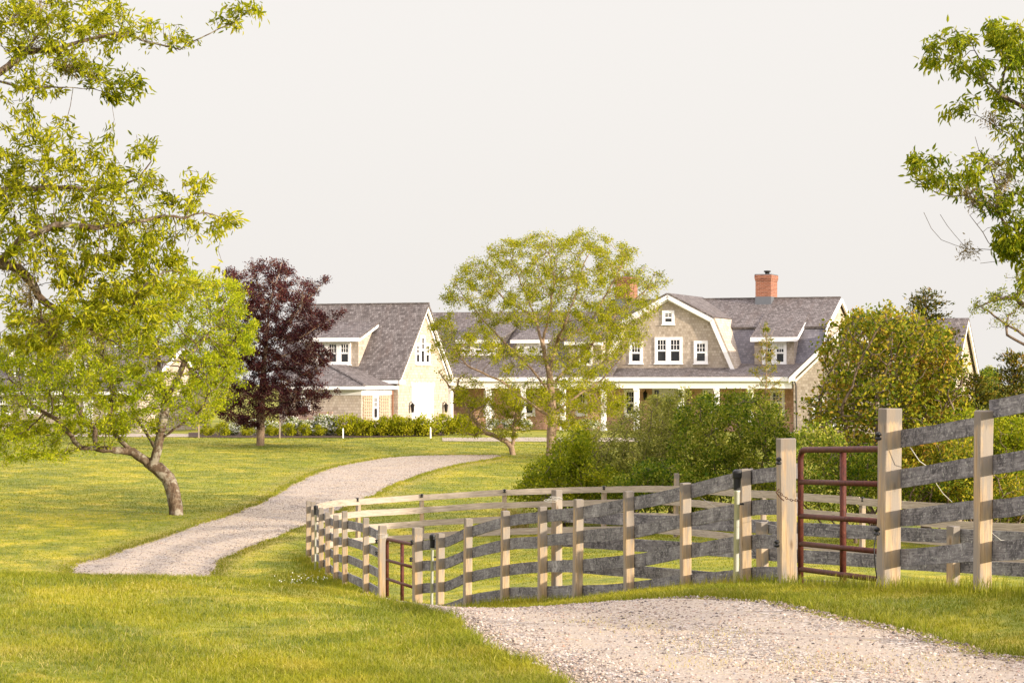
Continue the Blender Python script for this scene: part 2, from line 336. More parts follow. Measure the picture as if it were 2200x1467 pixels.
def _k(d2): return np.where(d2 > 1e-12, .5*d2*np.log(np.maximum(d2, 1e-12)), 0)
_wy = lambda Y: np.log(np.maximum(Y, 0)+12)*24       # warp the depth so near and far controls are evenly spaced
_wx = lambda X, Y: X/(np.maximum(Y, 0)+12)*60
_P = np.stack([_wx(cp[:,0], cp[:,1]), _wy(cp[:,1])], 1)/SC
_D = ((_P[:,None]-_P[None])**2).sum(-1); n_ = len(_P)
_A = np.zeros((n_+3, n_+3)); _A[:n_,:n_] = _k(_D)+np.eye(n_)*.004; _A[:n_,n_] = 1; _A[:n_,n_+1:] = _P; _A[n_,:n_] = 1; _A[n_+1:,:n_] = _P.T
_w = np.linalg.solve(_A, np.concatenate([cp[:,2], [0,0,0]]))
def terr(X, Y):
    X = np.atleast_1d(np.asarray(X, float)); Y = np.atleast_1d(np.asarray(Y, float)); sh = X.shape; X = X.ravel(); Y = Y.ravel()
    Yc = np.clip(Y, 0, 150); lim = .33*Yc+7; Xc = lim*np.tanh(X/lim*1.0); Xc = np.where(np.abs(X) < lim*.5, X, np.sign(X)*(lim*.5+lim*.25*np.tanh((np.abs(X)-lim*.5)/(lim*.25))))
    out = np.empty(len(X))
    for i in range(0, len(X), 20000):
        p = np.stack([_wx(Xc[i:i+20000], Yc[i:i+20000]), _wy(Yc[i:i+20000])], 1)/SC
        d = ((p[:,None]-_P[None])**2).sum(-1); out[i:i+20000] = _k(d)@_w[:n_]+_w[n_]+p@_w[n_+1:]
    f = np.clip((Y-130)/60, 0, 1); out = out*(1-f)+(-.9)*f
    return out.reshape(sh)
def tz(X, Y): return float(terr(X, Y)[0])
def hit(px, py, ymin=47, ymax=160):
    Ys = np.linspace(ymin, ymax, 900); X = (px-1100)/F*Ys; zr = CAMZ-(py-HY)/F*Ys; g = terr(X, Ys)
    i = np.argmax(g > zr); return Vector((X[i], Ys[i], g[i]))
Yr = np.concatenate([np.arange(-20, 10, 1.5), np.arange(10, 30, .22), 30*np.exp(np.arange(0, 4.2, .009))])
s = np.linspace(-1, 1, 261); tt = (.28*s+.72*s**3)
Xg = tt[None]*(Yr[:,None]+26)*1.1; Yg = np.repeat(Yr[:,None], len(s), 1)
Zg = terr(Xg, Yg)
Vg = np.stack([Xg, Yg, Zg], -1).reshape(-1, 3); nr, nc = Xg.shape
ii = (np.arange(nr-1)[:,None]*nc+np.arange(nc-1)[None]).ravel()
GROUND = tag(link('ground', mesh_np('ground', Vg, [np.stack([ii, ii+1, ii+nc+1, ii+nc], 1)], smooth=True), M['ground']), kind='structure')

# ---------------------------------------------------------------- driveway
rng = np.random.default_rng(5)
Ledge = [(.6,3),(.45,9),(.29,13.6),(-.06,15.4),(-.48,18.6),(-1.3,21.5),(-2.6,25),(-4.0,30),(-5.6,37),(-7.6,45)]
Redge = [(4.9,3),(4.4,9),(3.7,13.4),(3.20,15.2),(2.62,17),(2.03,19.2),(1.66,19.9),(1.2,20.9),(.17,22.4),(-.7,23.5),(-2.0,28),(-3.3,34),(-4.7,42),(-5.7,47.5)]
L2 = [(150,1226),(240,1190),(420,1130),(560,1080),(640,1035),(730,1000),(850,981),(960,978),(1072,977.5)]
R2 = [(462,1236),(490,1200),(600,1152),(700,1112),(800,1066),(865,1035),(960,1003),(1040,989),(1086,981)]
Ledge += [tuple(hit(*p).xy) for p in L2]; Redge += [tuple(hit(*p).xy) for p in R2]
def resample(P, n, sm=3):
    P = np.array(P, float); d = np.r_[0, np.cumsum(np.hypot(*np.diff(P, axis=0).T))]
    # Catmull-Rom through the points
    t = np.linspace(0, 1, n); k = np.linspace(0, 1, len(P)); u = np.interp(t*d[-1], d, np.arange(len(P)))
    out = np.empty((n, P.shape[1]))
    for j, a in enumerate(u):
        i = min(int(a), len(P)-2); f = a-i; p0, p1, p2, p3 = P[max(i-1, 0)], P[i], P[i+1], P[min(i+2, len(P)-1)]
        out[j] = .5*(2*p1+(p2-p0)*f+(2*p0-5*p1+4*p2-p3)*f*f+(3*p1-p0-3*p2+p3)*f**3)
    return out
def wob(n, amp, seed):
    r = np.random.default_rng(seed); a = np.zeros(n)
    for k, w in ((60, .5), (17, .35), (6, .3)):
        a += np.interp(np.arange(n), np.linspace(0, n, max(3, n//k)), r.normal(0, w, max(3, n//k)))
    return a*amp
NR, NCc = 1500, 26
RL = resample(Ledge, NR); RR = resample(Redge, NR)
RL[:,0] += wob(NR, .10, 1); RR[:,0] += wob(NR, .10, 2); RL[:,0] += np.random.default_rng(8).normal(0, .02, NR); RR[:,0] += np.random.default_rng(9).normal(0, .02, NR)
fr = np.linspace(0, 1, NCc)[None,:,None]
XY = RL[:,None]*(1-fr)+RR[:,None]*fr; Zr = terr(XY[...,0], XY[...,1])
e = np.minimum(fr, 1-fr)[...,0]; Zr = Zr+np.clip(e*14, 0, 1)*.03-.012
V = np.concatenate([XY, Zr[...,None]], -1).reshape(-1, 3); ii = (np.arange(NR-1)[:,None]*NCc+np.arange(NCc-1)[None]).ravel()
tag(link('driveway', mesh_np('driveway', V, [np.stack([ii, ii+1, ii+NCc+1, ii+NCc], 1)], {'across': np.tile(np.linspace(0, 1, NCc), NR)}, smooth=True), M['gravel']), kind='structure')
poly = np.concatenate([RL[::4], RR[::-4]])
def inside(X, Y, P=poly):
    r = np.zeros(len(X), bool); x0, y0 = P[:,0], P[:,1]; x1, y1 = np.roll(x0, -1), np.roll(y0, -1)
    for a, b, c, d in zip(x0, y0, x1, y1):
        if b == d: continue
        k = ((b > Y) != (d > Y)) & (X < (c-a)*(Y-b)/(d-b)+a); r ^= k
    return r
def strip(name, mat, pts, dz=.02, kind='structure'):
    """a sheet on the ground; pts = list of (far px/py, near px/py) pairs"""
    A = resample([tuple(hit(*a, 90).xy) for a, b in pts], 60); B = resample([tuple(hit(*b, 90).xy) for a, b in pts], 60)
    f = np.linspace(0, 1, 8)[None,:,None]; Q = A[:,None]*(1-f)+B[:,None]*f; z = terr(Q[...,0], Q[...,1])+dz
    V = np.concatenate([Q, z[...,None]], -1).reshape(-1, 3); ii = (np.arange(59)[:,None]*8+np.arange(7)[None]).ravel()
    return tag(link(name, mesh_np(name, V, [np.stack([ii, ii+1, ii+9, ii+8], 1)], smooth=True), mat), kind=kind)
strip('gravel_court', M['gravel'], [((950,941),(950,948)),((1150,940),(1150,949)),((1400,941),(1400,950))])
strip('gravel_path', M['gravel'], [((150,932),(150,938)),((290,931.5),(290,939)),((415,933),(415,939))])
strip('planting_bed', M['mulch'], [((405,930),(405,940)),((600,928),(600,941)),((820,927),(820,940)),((955,928),(955,936))], .03)

# ---------------------------------------------------------------- houses
TH = R(20); cs, sn = math.cos(TH), math.sin(TH)
class House:
    def __init__(s, root, Ox, Oy, z0): s.r = root; s.Ox = Ox; s.Oy = Oy; s.z0 = z0
    def Q(s, px, py, v):      # point on the plane v -> local (u, w)
        k = (px-1100)/F; u = (k*(s.Oy+v*cs)-s.Ox-v*sn)/(cs+k*sn); Y = s.Oy-u*sn+v*cs
        return u, CAMZ+(HY-py)/F*Y-s.z0
    def G(s, px, py, u):      # point on the plane u -> local (v, w)
        k = (px-1100)/F; v = (k*(s.Oy-u*sn)-s.Ox-u*cs)/(sn-k*cs); Y = s.Oy-u*sn+v*cs
        return v, CAMZ+(HY-py)/F*Y-s.z0
    def p(s, mb, name, mat, parent=None, **k): return mb.build(name, mat, parent or s.r, **k)
def window(H, plane, a0, a1, w0, w1, c, units=1, up=(3, 2), casing=.11, facing=-1, tallmid=False, blind=False):
    """plane 'v' (wall faces -v) or 'u' (wall faces +u). a = horizontal range, c = wall coordinate"""
    fr = MB(); gls = []
    def bx(mb, x0, x1, z0, z1, d0, d1):
        if plane == 'v': mb.box((x0, c-d1, z0), (x1, c-d0, z1))
        else: mb.box((c+d0, x0, z0), (c+d1, x1, z1))
    uw = (a1-a0)/units
    def unit(x0, x1, z0, z1):
        cc = casing
        bx(fr, x0, x0+cc, z0, z1, 0, .055); bx(fr, x1-cc, x1, z0, z1, 0, .055)
        bx(fr, x0+cc, x1-cc, z1-cc, z1, 0, .055); bx(fr, x0+cc, x1-cc, z0, z0+cc*.8, 0, .07)
        gx0, gx1, gz0, gz1 = x0+cc, x1-cc, z0+cc*.8, z1-cc; zm = gz0+(gz1-gz0)*.5; s_ = .045
        gl = MB(); gls.append(gl); bx(gl, gx0, gx1, gz0, gz1, .004, .012)
        for (q0, q1) in ((gz0, zm), (zm, gz1)):     # sash frames
            bx(fr, gx0, gx0+s_, q0, q1, .013, .04); bx(fr, gx1-s_, gx1, q0, q1, .013, .04)
            bx(fr, gx0+s_, gx1-s_, q0, q0+s_, .013, .04); bx(fr, gx0+s_, gx1-s_, q1-s_, q1, .013, .04)
        nx, nz = up; ix0, ix1 = gx0+s_, gx1-s_; m = .012
        for i in range(1, nx):
            x = ix0+(ix1-ix0)*i/nx; bx(fr, x-m, x+m, zm+s_, gz1-s_, .014, .034)
        for i in range(1, nz):
            z = zm+s_+(gz1-s_-zm-s_)*i/nz; bx(fr, ix0, ix1, z-m, z+m, .0145, .030)
    for i in range(units):
        top = w1+(.42 if tallmid and i == 1 else 0); unit(a0+i*uw+(0 if i == 0 else -.03), a0+(i+1)*uw, w0, top)
    bx(fr, a0-.04, a1+.04, w0-.05, w0-.002, 0, .10)
    o = H.p(fr, 'window', M['white']); [q.build('pane', M['glass'], o) for q in gls]
    if blind:
        for i in range(units): bl = MB(); bx(bl, a0+i*uw+casing, a0+(i+1)*uw-casing, w1-.45, w1-casing, .0125, .0132); bl.build('blind', M['door'], o)
    return o
def rake(mb, prof, plane, c, d, th=.22):
    """white board following the polyline prof under a gable edge; plane 'v' or 'u'"""
    for (a, b) in zip(prof[:-1], prof[1:]):
        q = [(a[0], a[1]), (b[0], b[1]), (b[0], b[1]-th), (a[0], a[1]-th)]
        mb.prism(q, 'v' if plane == 'v' else 'u', *( (c-d, c) if plane == 'v' else (c, c+d)))
def roofslab(mb, plane, pts, e0, e1, th=.14):
    """slab through profile points (2) extruded e0..e1"""
    a, b = pts
    if plane == 'u': q = [(e0, a[0], a[1]), (e1, a[0], a[1]), (e1, b[0], b[1]), (e0, b[0], b[1])]
    else: q = [(a[0], e0, a[1]), (a[0], e1, a[1]), (b[0], e1, b[1]), (b[0], e0, b[1])]
    n = (Vector(q[1])-Vector(q[0])).cross(Vector(q[2])-Vector(q[0]))
    if n.z < 0: q = q[::-1]
    mb.slab(q, th)
def lantern(H, c, facing, parent=None):
    m = MB(); x, y, z = c; dx, dy = facing
    m.tube([(x, y, z+.2), (x+dx*.12, y+dy*.12, z+.34), (x+dx*.2, y+dy*.2, z+.22)], .02, 6)
    m.lathe((x+dx*.2, y+dy*.2, z-.25), [(.05, 0), (.09, .05), (.085, .07), (.12, .38), (.14, .40), (.03, .50), (.02, .53)], 6)
    m.box((x-.06+min(dx, 0)*.0, y-.05, z-.1), (x+.06, y+.05, z+.25)) if False else None
    o = H.p(m, 'wall_lantern', M['iron']); return o
z0 = -.80; O = ((855-1100)/F*127, 127.0)
root = empty('shingled_house', (O[0], O[1], z0), -TH, label='large grey shingled gambrel house with white trim and two brick chimneys', cat='house')
H = House(root, O[0], O[1], z0)
GB = -1.2
# --- garage block
gl_ = H.Q(600, 800, 0)[0]; GW = 7.2; ge = 2.90; gr = 6.55
H.p(MB().prism([(0, GB), (GW, GB), (GW, ge), (GW/2, gr), (0, ge)], 'u', gl_, 0), 'garage_wall', M['wall'])
rf = MB(); sl_ = (gr-ge)/(GW/2)
roofslab(rf, 'u', [(-.35, ge-.35*sl_), (GW/2, gr)], gl_-.3, .30); roofslab(rf, 'u', [(GW+.35, ge-.35*sl_), (GW/2, gr)], gl_-.3, .30)
rf.box((gl_-.3, GW/2-.1, gr+.10), (.3, GW/2+.1, gr+.22)); H.p(rf, 'garage_roof', M['roof'])
tr = MB(); rake(tr, [(-.35, ge-.35*sl_+.02), (GW/2, gr+.02), (GW+.35, ge-.35*sl_+.02)], 'u', .14, .12, .2); rake(tr, [(-.1, ge-.15*sl_-.22), (GW/2, gr-.30), (GW+.1, ge-.15*sl_-.22)], 'u', .004, .10, .16)
tr.box((gl_-.3, -.50, ge-.50), (.2, -.352, ge-.32)); tr.box((gl_, -.05, ge-.75), (.0, -.002, ge-.28)); tr.box((.28, -.48, ge-.52), (.36, .12, ge-.3)); tr.box((.05, GW-.15, ge-.6), (.3, GW+.5, ge-.36))
H.p(tr, 'gable_trim', M['white'])
a, b = H.G(892, 782, 0), H.G(923, 738, 0)
window(H, 'u', a[0], b[0], a[1], b[1], 0, 3, (2, 2), .10, tallmid=True)
a, b = H.G(883, 918, 0), H.G(930, 830, 0)
d = MB(); d.box((.0, a[0], a[1]), (.06, b[0], b[1])); 
for i in range(1, 8):
    y = a[0]+(b[0]-a[0])*i/8; d.box((.058, y-.012, a[1]+.02), (.066 if i != 4 else .07, y+.012, b[1]-.02))
d.box((.0, a[0]-.1, b[1]+.003), (.09, b[0]+.1, b[1]+.18)); H.p(d, 'barn_door', M['door'])
for px in (879, 951): v, w = H.G(px, 876, 0); lantern(H, (0, v, w), (1, 0))
ds = MB(); ds.tube([(-.25, -.36, ge-.4), (-.25, -.1, ge-.7), (-.25, -.1, .3)], .035, 8); H.p(ds, 'downspout', M['copper'])
# --- garage dormer
u0, w0_ = H.Q(655, 787, .2); u1, w1_ = H.Q(770, 727, .2)
H.p(MB().prism([(.2, w0_-.3), (.2, w1_), (2.9, w1_+.8), (2.9, w0_)], 'u', u0, u1), 'dormer_wall', M['wall'])
rf = MB(); roofslab(rf, 'u', [(-.12, w1_-.06), (3.0, w1_+.95)], u0-.2, u1+.2, .12); H.p(rf, 'dormer_roof', M['roof'])
tr = MB(); tr.box((u0-.2, -.21, w1_-.17), (u1+.2, -.125, w1_+.04)); rake(tr, [(-.12, w1_-.03), (2.9, w1_+.93)], 'u', u1+.201, .03, .12); H.p(tr, 'dormer_trim', M['white'])
a, b = H.Q(678, 783, .2), H.Q(754, 733, .2); window(H, 'v', a[0], b[0], a[1], b[1], .2, 3, (3, 2), .12)
# --- low hipped extension
ED = -4.0; e0 = H.Q(628, 830, ED)[0]; e1 = H.Q(776, 830, ED)[0]; ew = H.Q(776, 831, ED)[1]
H.p(MB().box((e0, ED, GB), (e1, -.003, ew)), 'extension_wall', M['wall'])
ax, aw = H.Q(702, 786, ED/2); o = .3; z_ = ew
rf = MB(); A = (e0-o, ED-o, z_); B = (e1+o, ED-o, z_); Cc = (e1+o, .0-.01, z_); D_ = (e0-o, -.01, z_); P1 = (ax, ED/2, aw); P0 = (e0-o, ED/2, aw); P2 = (ax+.2, -.01, aw)
rf.slab([A, B, P1, P0], .08); rf.slab([B, Cc, P2, P1], .08); rf.slab([P0, P1, P2, (e0-o, -.01, aw)], .05)
rf.tube([(B[0], B[1], B[2]+.1), (P1[0], P1[1], P1[2]+.09)], .07, 6); H.p(rf, 'extension_roof', M['roof'])
tr = MB(); tr.box((e0-o, ED-o-.1, z_-.14), (e1+o+.1, ED-o+.0, z_+.03)); tr.box((e1+o, ED-o, z_-.14), (e1+o+.1, -.01, z_+.03)); tr.box((e0, ED-.04, z_-.42), (e1+.04, ED-.002, z_-.14)); tr.box((e1+.002, ED, z_-.42), (e1+.04, -.02, z_-.14)); H.p(tr, 'eave_trim', M['white'])
a, b = H.G(800, 902, e1), H.G(812, 848, e1); window(H, 'u', a[0], b[0], a[1], b[1], e1, 1, (3, 2), .10)
a, b = H.Q(643, 890, ED), H.Q(668, 848, ED); window(H, 'v', a[0], b[0], a[1], b[1], ED, 1, (3, 2), .10)
for q0, q1 in ((780, 797), (815, 833)):
    a, b = H.G(q0, 906, e1), H.G(q1, 850, e1); t = MB()
    for i in range(5): y = a[0]+(b[0]-a[0])*i/4; t.box((e1+.03, y-.02, a[1]), (e1+.05, y+.02, b[1]))
    for i in range(8): z = a[1]+(b[1]-a[1])*(i+.3)/8; t.box((e1+.051, a[0]-.05, z-.02), (e1+.07, b[0]+.05, z+.02))
    H.p(t, 'trellis', M['lattice'])
# --- connecting wing with porch
EV = 7.3; WV = 9.2; ee = H.Q(1300, 815, EV)[1]; uE = H.Q(1703, 818, EV)[0]; uG0 = H.Q(1293, 791, 9.4)[0]; uG1 = H.Q(1581, 791, 9.4)[0]
RV = 13.6; rw = H.Q(1000, 675, RV)[1]
H.p(MB().prism([(WV, GB), (WV+8.5, GB), (WV+8.5, ee), (RV, rw), (WV, ee+(rw-ee)*(WV-EV)/(RV-EV)-.05)], 'u', -4.0, uG0+.3), 'wing_wall', M['porchwall'])
rf = MB(); roofslab(rf, 'u', [(EV, ee), (RV, rw)], .02, uG0+1.2); roofslab(rf, 'u', [(7.75, ee+.45/(RV-EV)*(rw-ee)), (RV, rw)], -5, .019); roofslab(rf, 'u', [(2*RV-EV, ee), (RV, rw)], -5, uG0+1.2); H.p(rf, 'wing_roof', M['roof'])
def wv(w): return EV+(w-ee)/(rw-ee)*(RV-EV)
for q0, q1, t0, t1, wn in ((985, 1073, 732, 768, 0), (1106, 1180, 732, 768, 0), (1222, 1292, 736, 790, 1)):
    v_ = wv(H.Q(q0, t1, 9.5)[1]); a, b = H.Q(q0, t1, v_), H.Q(q1, t0, v_)
    H.p(MB().prism([(v_, a[1]-.1), (v_, b[1]), (v_+2.6, b[1]+.75), (v_+2.6, a[1]+.2)], 'u', a[0], b[0]), 'dormer_wall', M['wall'])
    rf = MB(); roofslab(rf, 'u', [(v_-.25, b[1]-.05), (v_+3, b[1]+.9)], a[0]-.15, b[0]+.15, .1); H.p(rf, 'dormer_roof', M['roof'])
    tr = MB(); tr.box((a[0]-.15, v_-.33, b[1]-.13), (b[0]+.15, v_-.255, b[1]+.05)); H.p(tr, 'dormer_trim', M['white'])
    if wn: c_ = (a[0]+b[0])/2; window(H, 'v', c_-.42, c_+.42, a[1]+.12, b[1]-.1, v_, 1, (3, 2), .1)
    else:
        c_ = (b[0]-a[0]); window(H, 'v', a[0]+c_*.06, b[0]-c_*.06, a[1]+.12, b[1]-.12, v_, 3, (2, 2), .14)
# porch beam, gutter, floor, columns
tr = MB(); tr.box((.25, EV-.13, ee-.10), (uE+.15, EV-.003, ee+.12)); tr.box((.1, EV+.05, ee-.48), (uE-.05, EV+.33, ee-.02)); tr.box((.1, EV+.33, ee-.20), (uE-.05, WV-.01, ee-.15)); H.p(tr, 'porch_beam', M['white'])
H.p(MB().box((.1, EV-.1, GB), (uE, WV-.01, -.18)), 'porch_floor', M['white'])
for px in (968, 1050, 1125, 1210, 1297, 1368, 1464, 1540, 1613):
    u = H.Q(px, 850, EV+.2)[0]; c_ = MB(); c_.box((u-.12, EV+.07, -.18), (u+.12, EV+.31, ee-.481)); c_.box((u-.15, EV+.04, -.178), (u+.15, EV+.34, .05)); c_.box((u-.15, EV+.04, ee-.62), (u+.15, EV+.34, ee-.482))
    H.p(c_, 'porch_column', M['white'], bevel=.008)
H.p(MB().box((uG0+.31, WV, GB), (uE, WV+3.5, ee+.25)), 'porch_wall', M['porchwall'])
# porch roof under the gambrel front and the main block
pw = H.Q(1440, 791, 9.4)[1]
rf = MB(); roofslab(rf, 'u', [(EV, ee), (9.41, pw-.1)], uG0-.3, uE+.15, .12); roofslab(rf, 'u', [(9.35, pw-.12), (11.2, pw+.25)], uG1-.3, uE+.1, .12); H.p(rf, 'porch_roof', M['roof'])
for q0, q1, t0, t1, un in ((1341, 1367, 836, 894, 1), (1510, 1532, 836, 890, 1), (1655, 1686, 837, 892, 1), (1120, 1150, 838, 892, 1), (1180, 1205, 838, 892, 1), (1040, 1062, 838, 892, 1), (1236, 1262, 838, 892, 1)):
    a, b = H.Q(q0, t1, WV), H.Q(q1, t0, WV); window(H, 'v', a[0], b[0], a[1], b[1], WV, un, (3, 2), .11)
a, b = H.Q(1402, 925, WV), H.Q(1474, 832, WV); d = MB(); u = a[0]; k = b[0]-u
d.box((u, WV-.05, -.17), (u+k, WV, b[1])); 
for q in (.28, .72): d.box((u+k*q-.04, WV-.08, -.17), (u+k*q+.04, WV-.051, b[1]-.1))
for q in (.38, .62):
    for zz in (.15, 1.0): d.box((u+k*q-.12, WV-.07, zz), (u+k*q+.12, WV-.051, zz+.7))
dd = H.p(d, 'front_door', M['door'])
for q in (.13, .87): MB().box((u+k*q-.12, WV-.062, .5), (u+k*q+.12, WV-.051, b[1]-.15)).build('sidelight', M['glass'], dd)
for px in (1388, 1479): u, w = H.Q(px, 850, WV); lantern(H, (u, WV, w), (0, -1))
pl = MB(); u, w = H.Q(1412, 893, EV+.9); pl.lathe((u, EV+.9, -.18), [(.14, 0), (.2, .35), (.21, .4), (.17, .41)], 10); H.p(pl, 'porch_planter', M['copper'])
# --- gambrel front
GV = 9.4
def g(px, py): return H.Q(px, py, GV)
ap = g(1437, 634); rk = g(1535, 685); rb = g(1581, 793); lk = (2*ap[0]-rk[0], rk[1]); lb = (2*ap[0]-rb[0], rb[1])
H.p(MB().prism([(lb[0]+.1, ee-.1), (rb[0]-.1, ee-.1), (rb[0]-.1, rb[1]), (rk[0]-.1, rk[1]-.05), (ap[0], ap[1]-.1), (lk[0]+.1, lk[1]-.05), (lb[0]+.1, lb[1])], 'v', GV, GV+6.5), 'gambrel_wall', M['wall'])
rf = MB()
for q in ((rk, ap), (lk, ap)): roofslab(rf, 'v', [q[0], q[1]], GV-.30, GV+6.6, .12)
H.p(rf, 'gambrel_roof', M['roof'])
rf = MB()
for q in ((rb, rk), (lb, lk)): roofslab(rf, 'v', [q[0], q[1]], GV-.30, GV+6.6, .10)
H.p(rf, 'gambrel_lower_roof', M['wall'])
tr = MB()
for q, t in ((.0, .22), (.20, .12)):
    pr = [(lb[0]+q*.7, lb[1]), (lk[0]+q*.7, lk[1]-q*.5), (ap[0], ap[1]-q+.02), (rk[0]-q*.7, rk[1]-q*.5), (rb[0]-q*.7, rb[1])]
    dep = GV-.16 if q == 0 else GV-.002
    for A_, B_ in zip(pr[:-1], pr[1:]):
        n = Vector((B_[1]-A_[1], 0, -(B_[0]-A_[0]))).normalized()*t; tr.prism([A_, B_, (B_[0]+n.x, B_[1]+n.z), (A_[0]+n.x, A_[1]+n.z)], 'v', dep-.14, dep)
H.p(tr, 'gambrel_trim', M['white'])
for q0, q1, t0, t1, un, up in ((1423, 1449, 667, 697, 1, (2, 2)), (1352, 1381, 734, 781, 1, (3, 2)), (1407, 1466, 724, 781, 2, (3, 2)), (1491, 1521, 732, 781, 1, (3, 2))):
    a, b = g(q0, t1), g(q1, t0); window(H, 'v', a[0], b[0], a[1], b[1], GV, un, up, .12)
# --- main block
mb_v, mk_v, mr_v = 10.6, 11.9, 15.4
mw = H.Q(1700, 705, mk_v)[1]; mr = H.Q(1700, 646, mr_v)[1]; mb_w = pw+.05; uL = H.Q(1312, 650, mr_v)[0]; uR = H.Q(1806, 645, mr_v)[0]; bk = 2*mr_v
H.p(MB().prism([(mb_v+.1, GB), (bk-mb_v-.1, GB), (bk-mb_v-.1, mb_w), (bk-mk_v, mw-.05), (mr_v, mr-.05), (mk_v+.05, mw-.05), (mb_v+.1, mb_w)], 'u', uL+.2, uR-.15), 'main_wall', M['wall'])
rf = MB(); roofslab(rf, 'u', [(mk_v-.15, mw-.03), (mr_v, mr)], uL, uR, .12); roofslab(rf, 'u', [(bk-mk_v+.15, mw-.03), (mr_v, mr)], uL, uR, .12); rf.box((uL, mr_v-.09, mr+.09), (uR, mr_v+.09, mr+.2)); H.p(rf, 'main_roof', M['roof'])
rf = MB(); roofslab(rf, 'u', [(mb_v, mb_w), (mk_v, mw-.06)], uL, uR, .08); roofslab(rf, 'u', [(bk-mb_v, mb_w), (bk-mk_v, mw-.06)], uL, uR, .08); H.p(rf, 'mansard_roof', M['slate'])
tr = MB(); rake(tr, [(mb_v-.2, mb_w), (mk_v-.2, mw), (mr_v, mr+.08), (bk-mk_v+.2, mw), (bk-mb_v+.1, mb_w)], 'u', uR+.002, .10, .2); H.p(tr, 'main_trim', M['white'])
a, b = H.Q(1621, 792, 10.42), H.Q(1706, 729, 10.42)
H.p(MB().prism([(10.42, a[1]-.2), (10.42, b[1]), (13, b[1]+.9), (13, a[1])], 'u', a[0], b[0]), 'dormer_wall', M['wall'])
rf = MB(); sl2 = (mr-mw)/(mr_v-mk_v); roofslab(rf, 'u', [(10.17, b[1]+.02), (13.4, mw+sl2*1.5+.06)], a[0]-.15, b[0]+.2, .12); H.p(rf, 'dormer_roof', M['roof'])
tr = MB(); tr.box((a[0]-.15, 10.07, b[1]-.12), (b[0]+.2, 10.16, b[1]+.12)); rake(tr, [(10.17, b[1]+.05), (12.2, b[1]+.95)], 'u', b[0]+.201, .04, .16); H.p(tr, 'dormer_trim', M['white'])
a, b = H.Q(1638, 783, 10.42), H.Q(1690, 732, 10.42); window(H, 'v', a[0], b[0], a[1], b[1], 10.42, 2, (3, 2), .12, blind=True)
for px, py in ((1640, 590), (1338, 594)):
    u, w = H.Q(px, py, mr_v-.7); c_ = MB(); hw = .44
    c_.box((u-hw, mr_v-.75, mr-.6), (u+hw, mr_v+.75, w-.35)); c_.box((u-hw-.025, mr_v-.775, w-.35), (u+hw+.025, mr_v+.775, w-.24)); c_.box((u-hw-.05, mr_v-.80, w-.24), (u+hw+.05, mr_v+.80, w-.02))
    co = H.p(c_, 'chimney', M['brick']); 
    MB().box((u-hw-.02, mr_v-.77, mr-.3), (u+hw+.02, mr_v+.77, mr+.22)).build('flashing', M['metal'], co)
    MB().box((u-hw-.04, mr_v-.79, w-.02), (u+hw+.04, mr_v+.79, w+.03)).build('chimney_crown', M['metal'], co)
    MB().lathe((u+.05, mr_v, w+.02), [(.13, 0), (.13, .14), (.2, .15), (.2, .22), (.05, .24)], 8).build('flue_cap', M['iron'], co)
# --- projecting gable at the right end
AV = EV; le = H.Q(1697, 815, AV); ap2 = H.Q(1813, 706, AV); re = H.Q(1990, 795, AV)
H.p(MB().prism([(le[0]+.2, GB), (re[0]-.2, GB), (re[0]-.2, re[1]), (ap2[0], ap2[1]-.12), (le[0]+.2, le[1]+.12)], 'v', AV, AV+5), 'ell_wall', M['wall'])
rf = MB(); roofslab(rf, 'v', [le, ap2], AV-.25, AV+5.2, .12); roofslab(rf, 'v', [re, ap2], AV-.25, AV+5.2, .12); H.p(rf, 'ell_roof', M['roof'])
tr = MB(); rake(tr, [(le[0], le[1]+.08), (ap2[0], ap2[1]+.12), (re[0], re[1]+.05)], 'v', AV-.14, .14, .26); rake(tr, [(le[0]+.2, le[1]-.12), (ap2[0], ap2[1]-.22), (re[0]-.2, re[1]-.3)], 'v', AV-.002, .08, .14); H.p(tr, 'ell_trim', M['white'])
for q0, q1 in ((1745, 1772), (1790, 1815)):
    a, b = H.Q(q0, 915, AV), H.Q(q1, 855, AV); window(H, 'v', a[0], b[0], a[1], b[1], AV, 1, (3, 2), .11)
ds = MB(); ds.tube([(uE+.1, EV-.08, ee), (uE+.2, EV-.08, ee-.35), (uE+.22, EV-.06, 0)], .04, 6); H.p(ds, 'downspout', M['iron'])

# --- cottage on the left, behind the leaning tree
def simple_house(name, label, px0, px1, ridge, eave, base, Y, depth, wins, gx=None, cat='house'):
    zb = tz((px0-1100)/F*Y, Y)-.1
    ro = empty(name, ((px1-1100)/F*Y, Y, zb), -TH, label=label, cat=cat); h = House(ro, (px1-1100)/F*Y, Y, zb)
    ul, we = h.Q(px0, eave, 0); wr = h.Q((px0+px1)/2, ridge, depth/2)[1]; sl = (wr-we)/(depth/2)
    h.p(MB().prism([(0, -.6), (depth, -.6), (depth, we), (depth/2, wr), (0, we)], 'u', ul, 0), 'wall', M['wall'])
    r = MB(); roofslab(r, 'u', [(-.35, we-.35*sl), (depth/2, wr)], ul-.3, .3); roofslab(r, 'u', [(depth+.35, we-.35*sl), (depth/2, wr)], ul-.3, .3); h.p(r, 'roof', M['roof'])
    t = MB(); rake(t, [(-.35, we-.35*sl), (depth/2, wr+.02), (depth+.35, we-.35*sl)], 'u', .18, .11, .28); t.box((ul-.3, -.46, we-.35*sl-.12), (.2, -.352, we-.35*sl+.06)); h.p(t, 'trim', M['white'])
    for q0, q1, t0, t1, un in wins:
        a, b = h.Q(q0, t1, 0), h.Q(q1, t0, 0); window(h, 'v', a[0], b[0], a[1], b[1], 0, un, (3, 2), .11)
    return h, ul, we, wr, sl
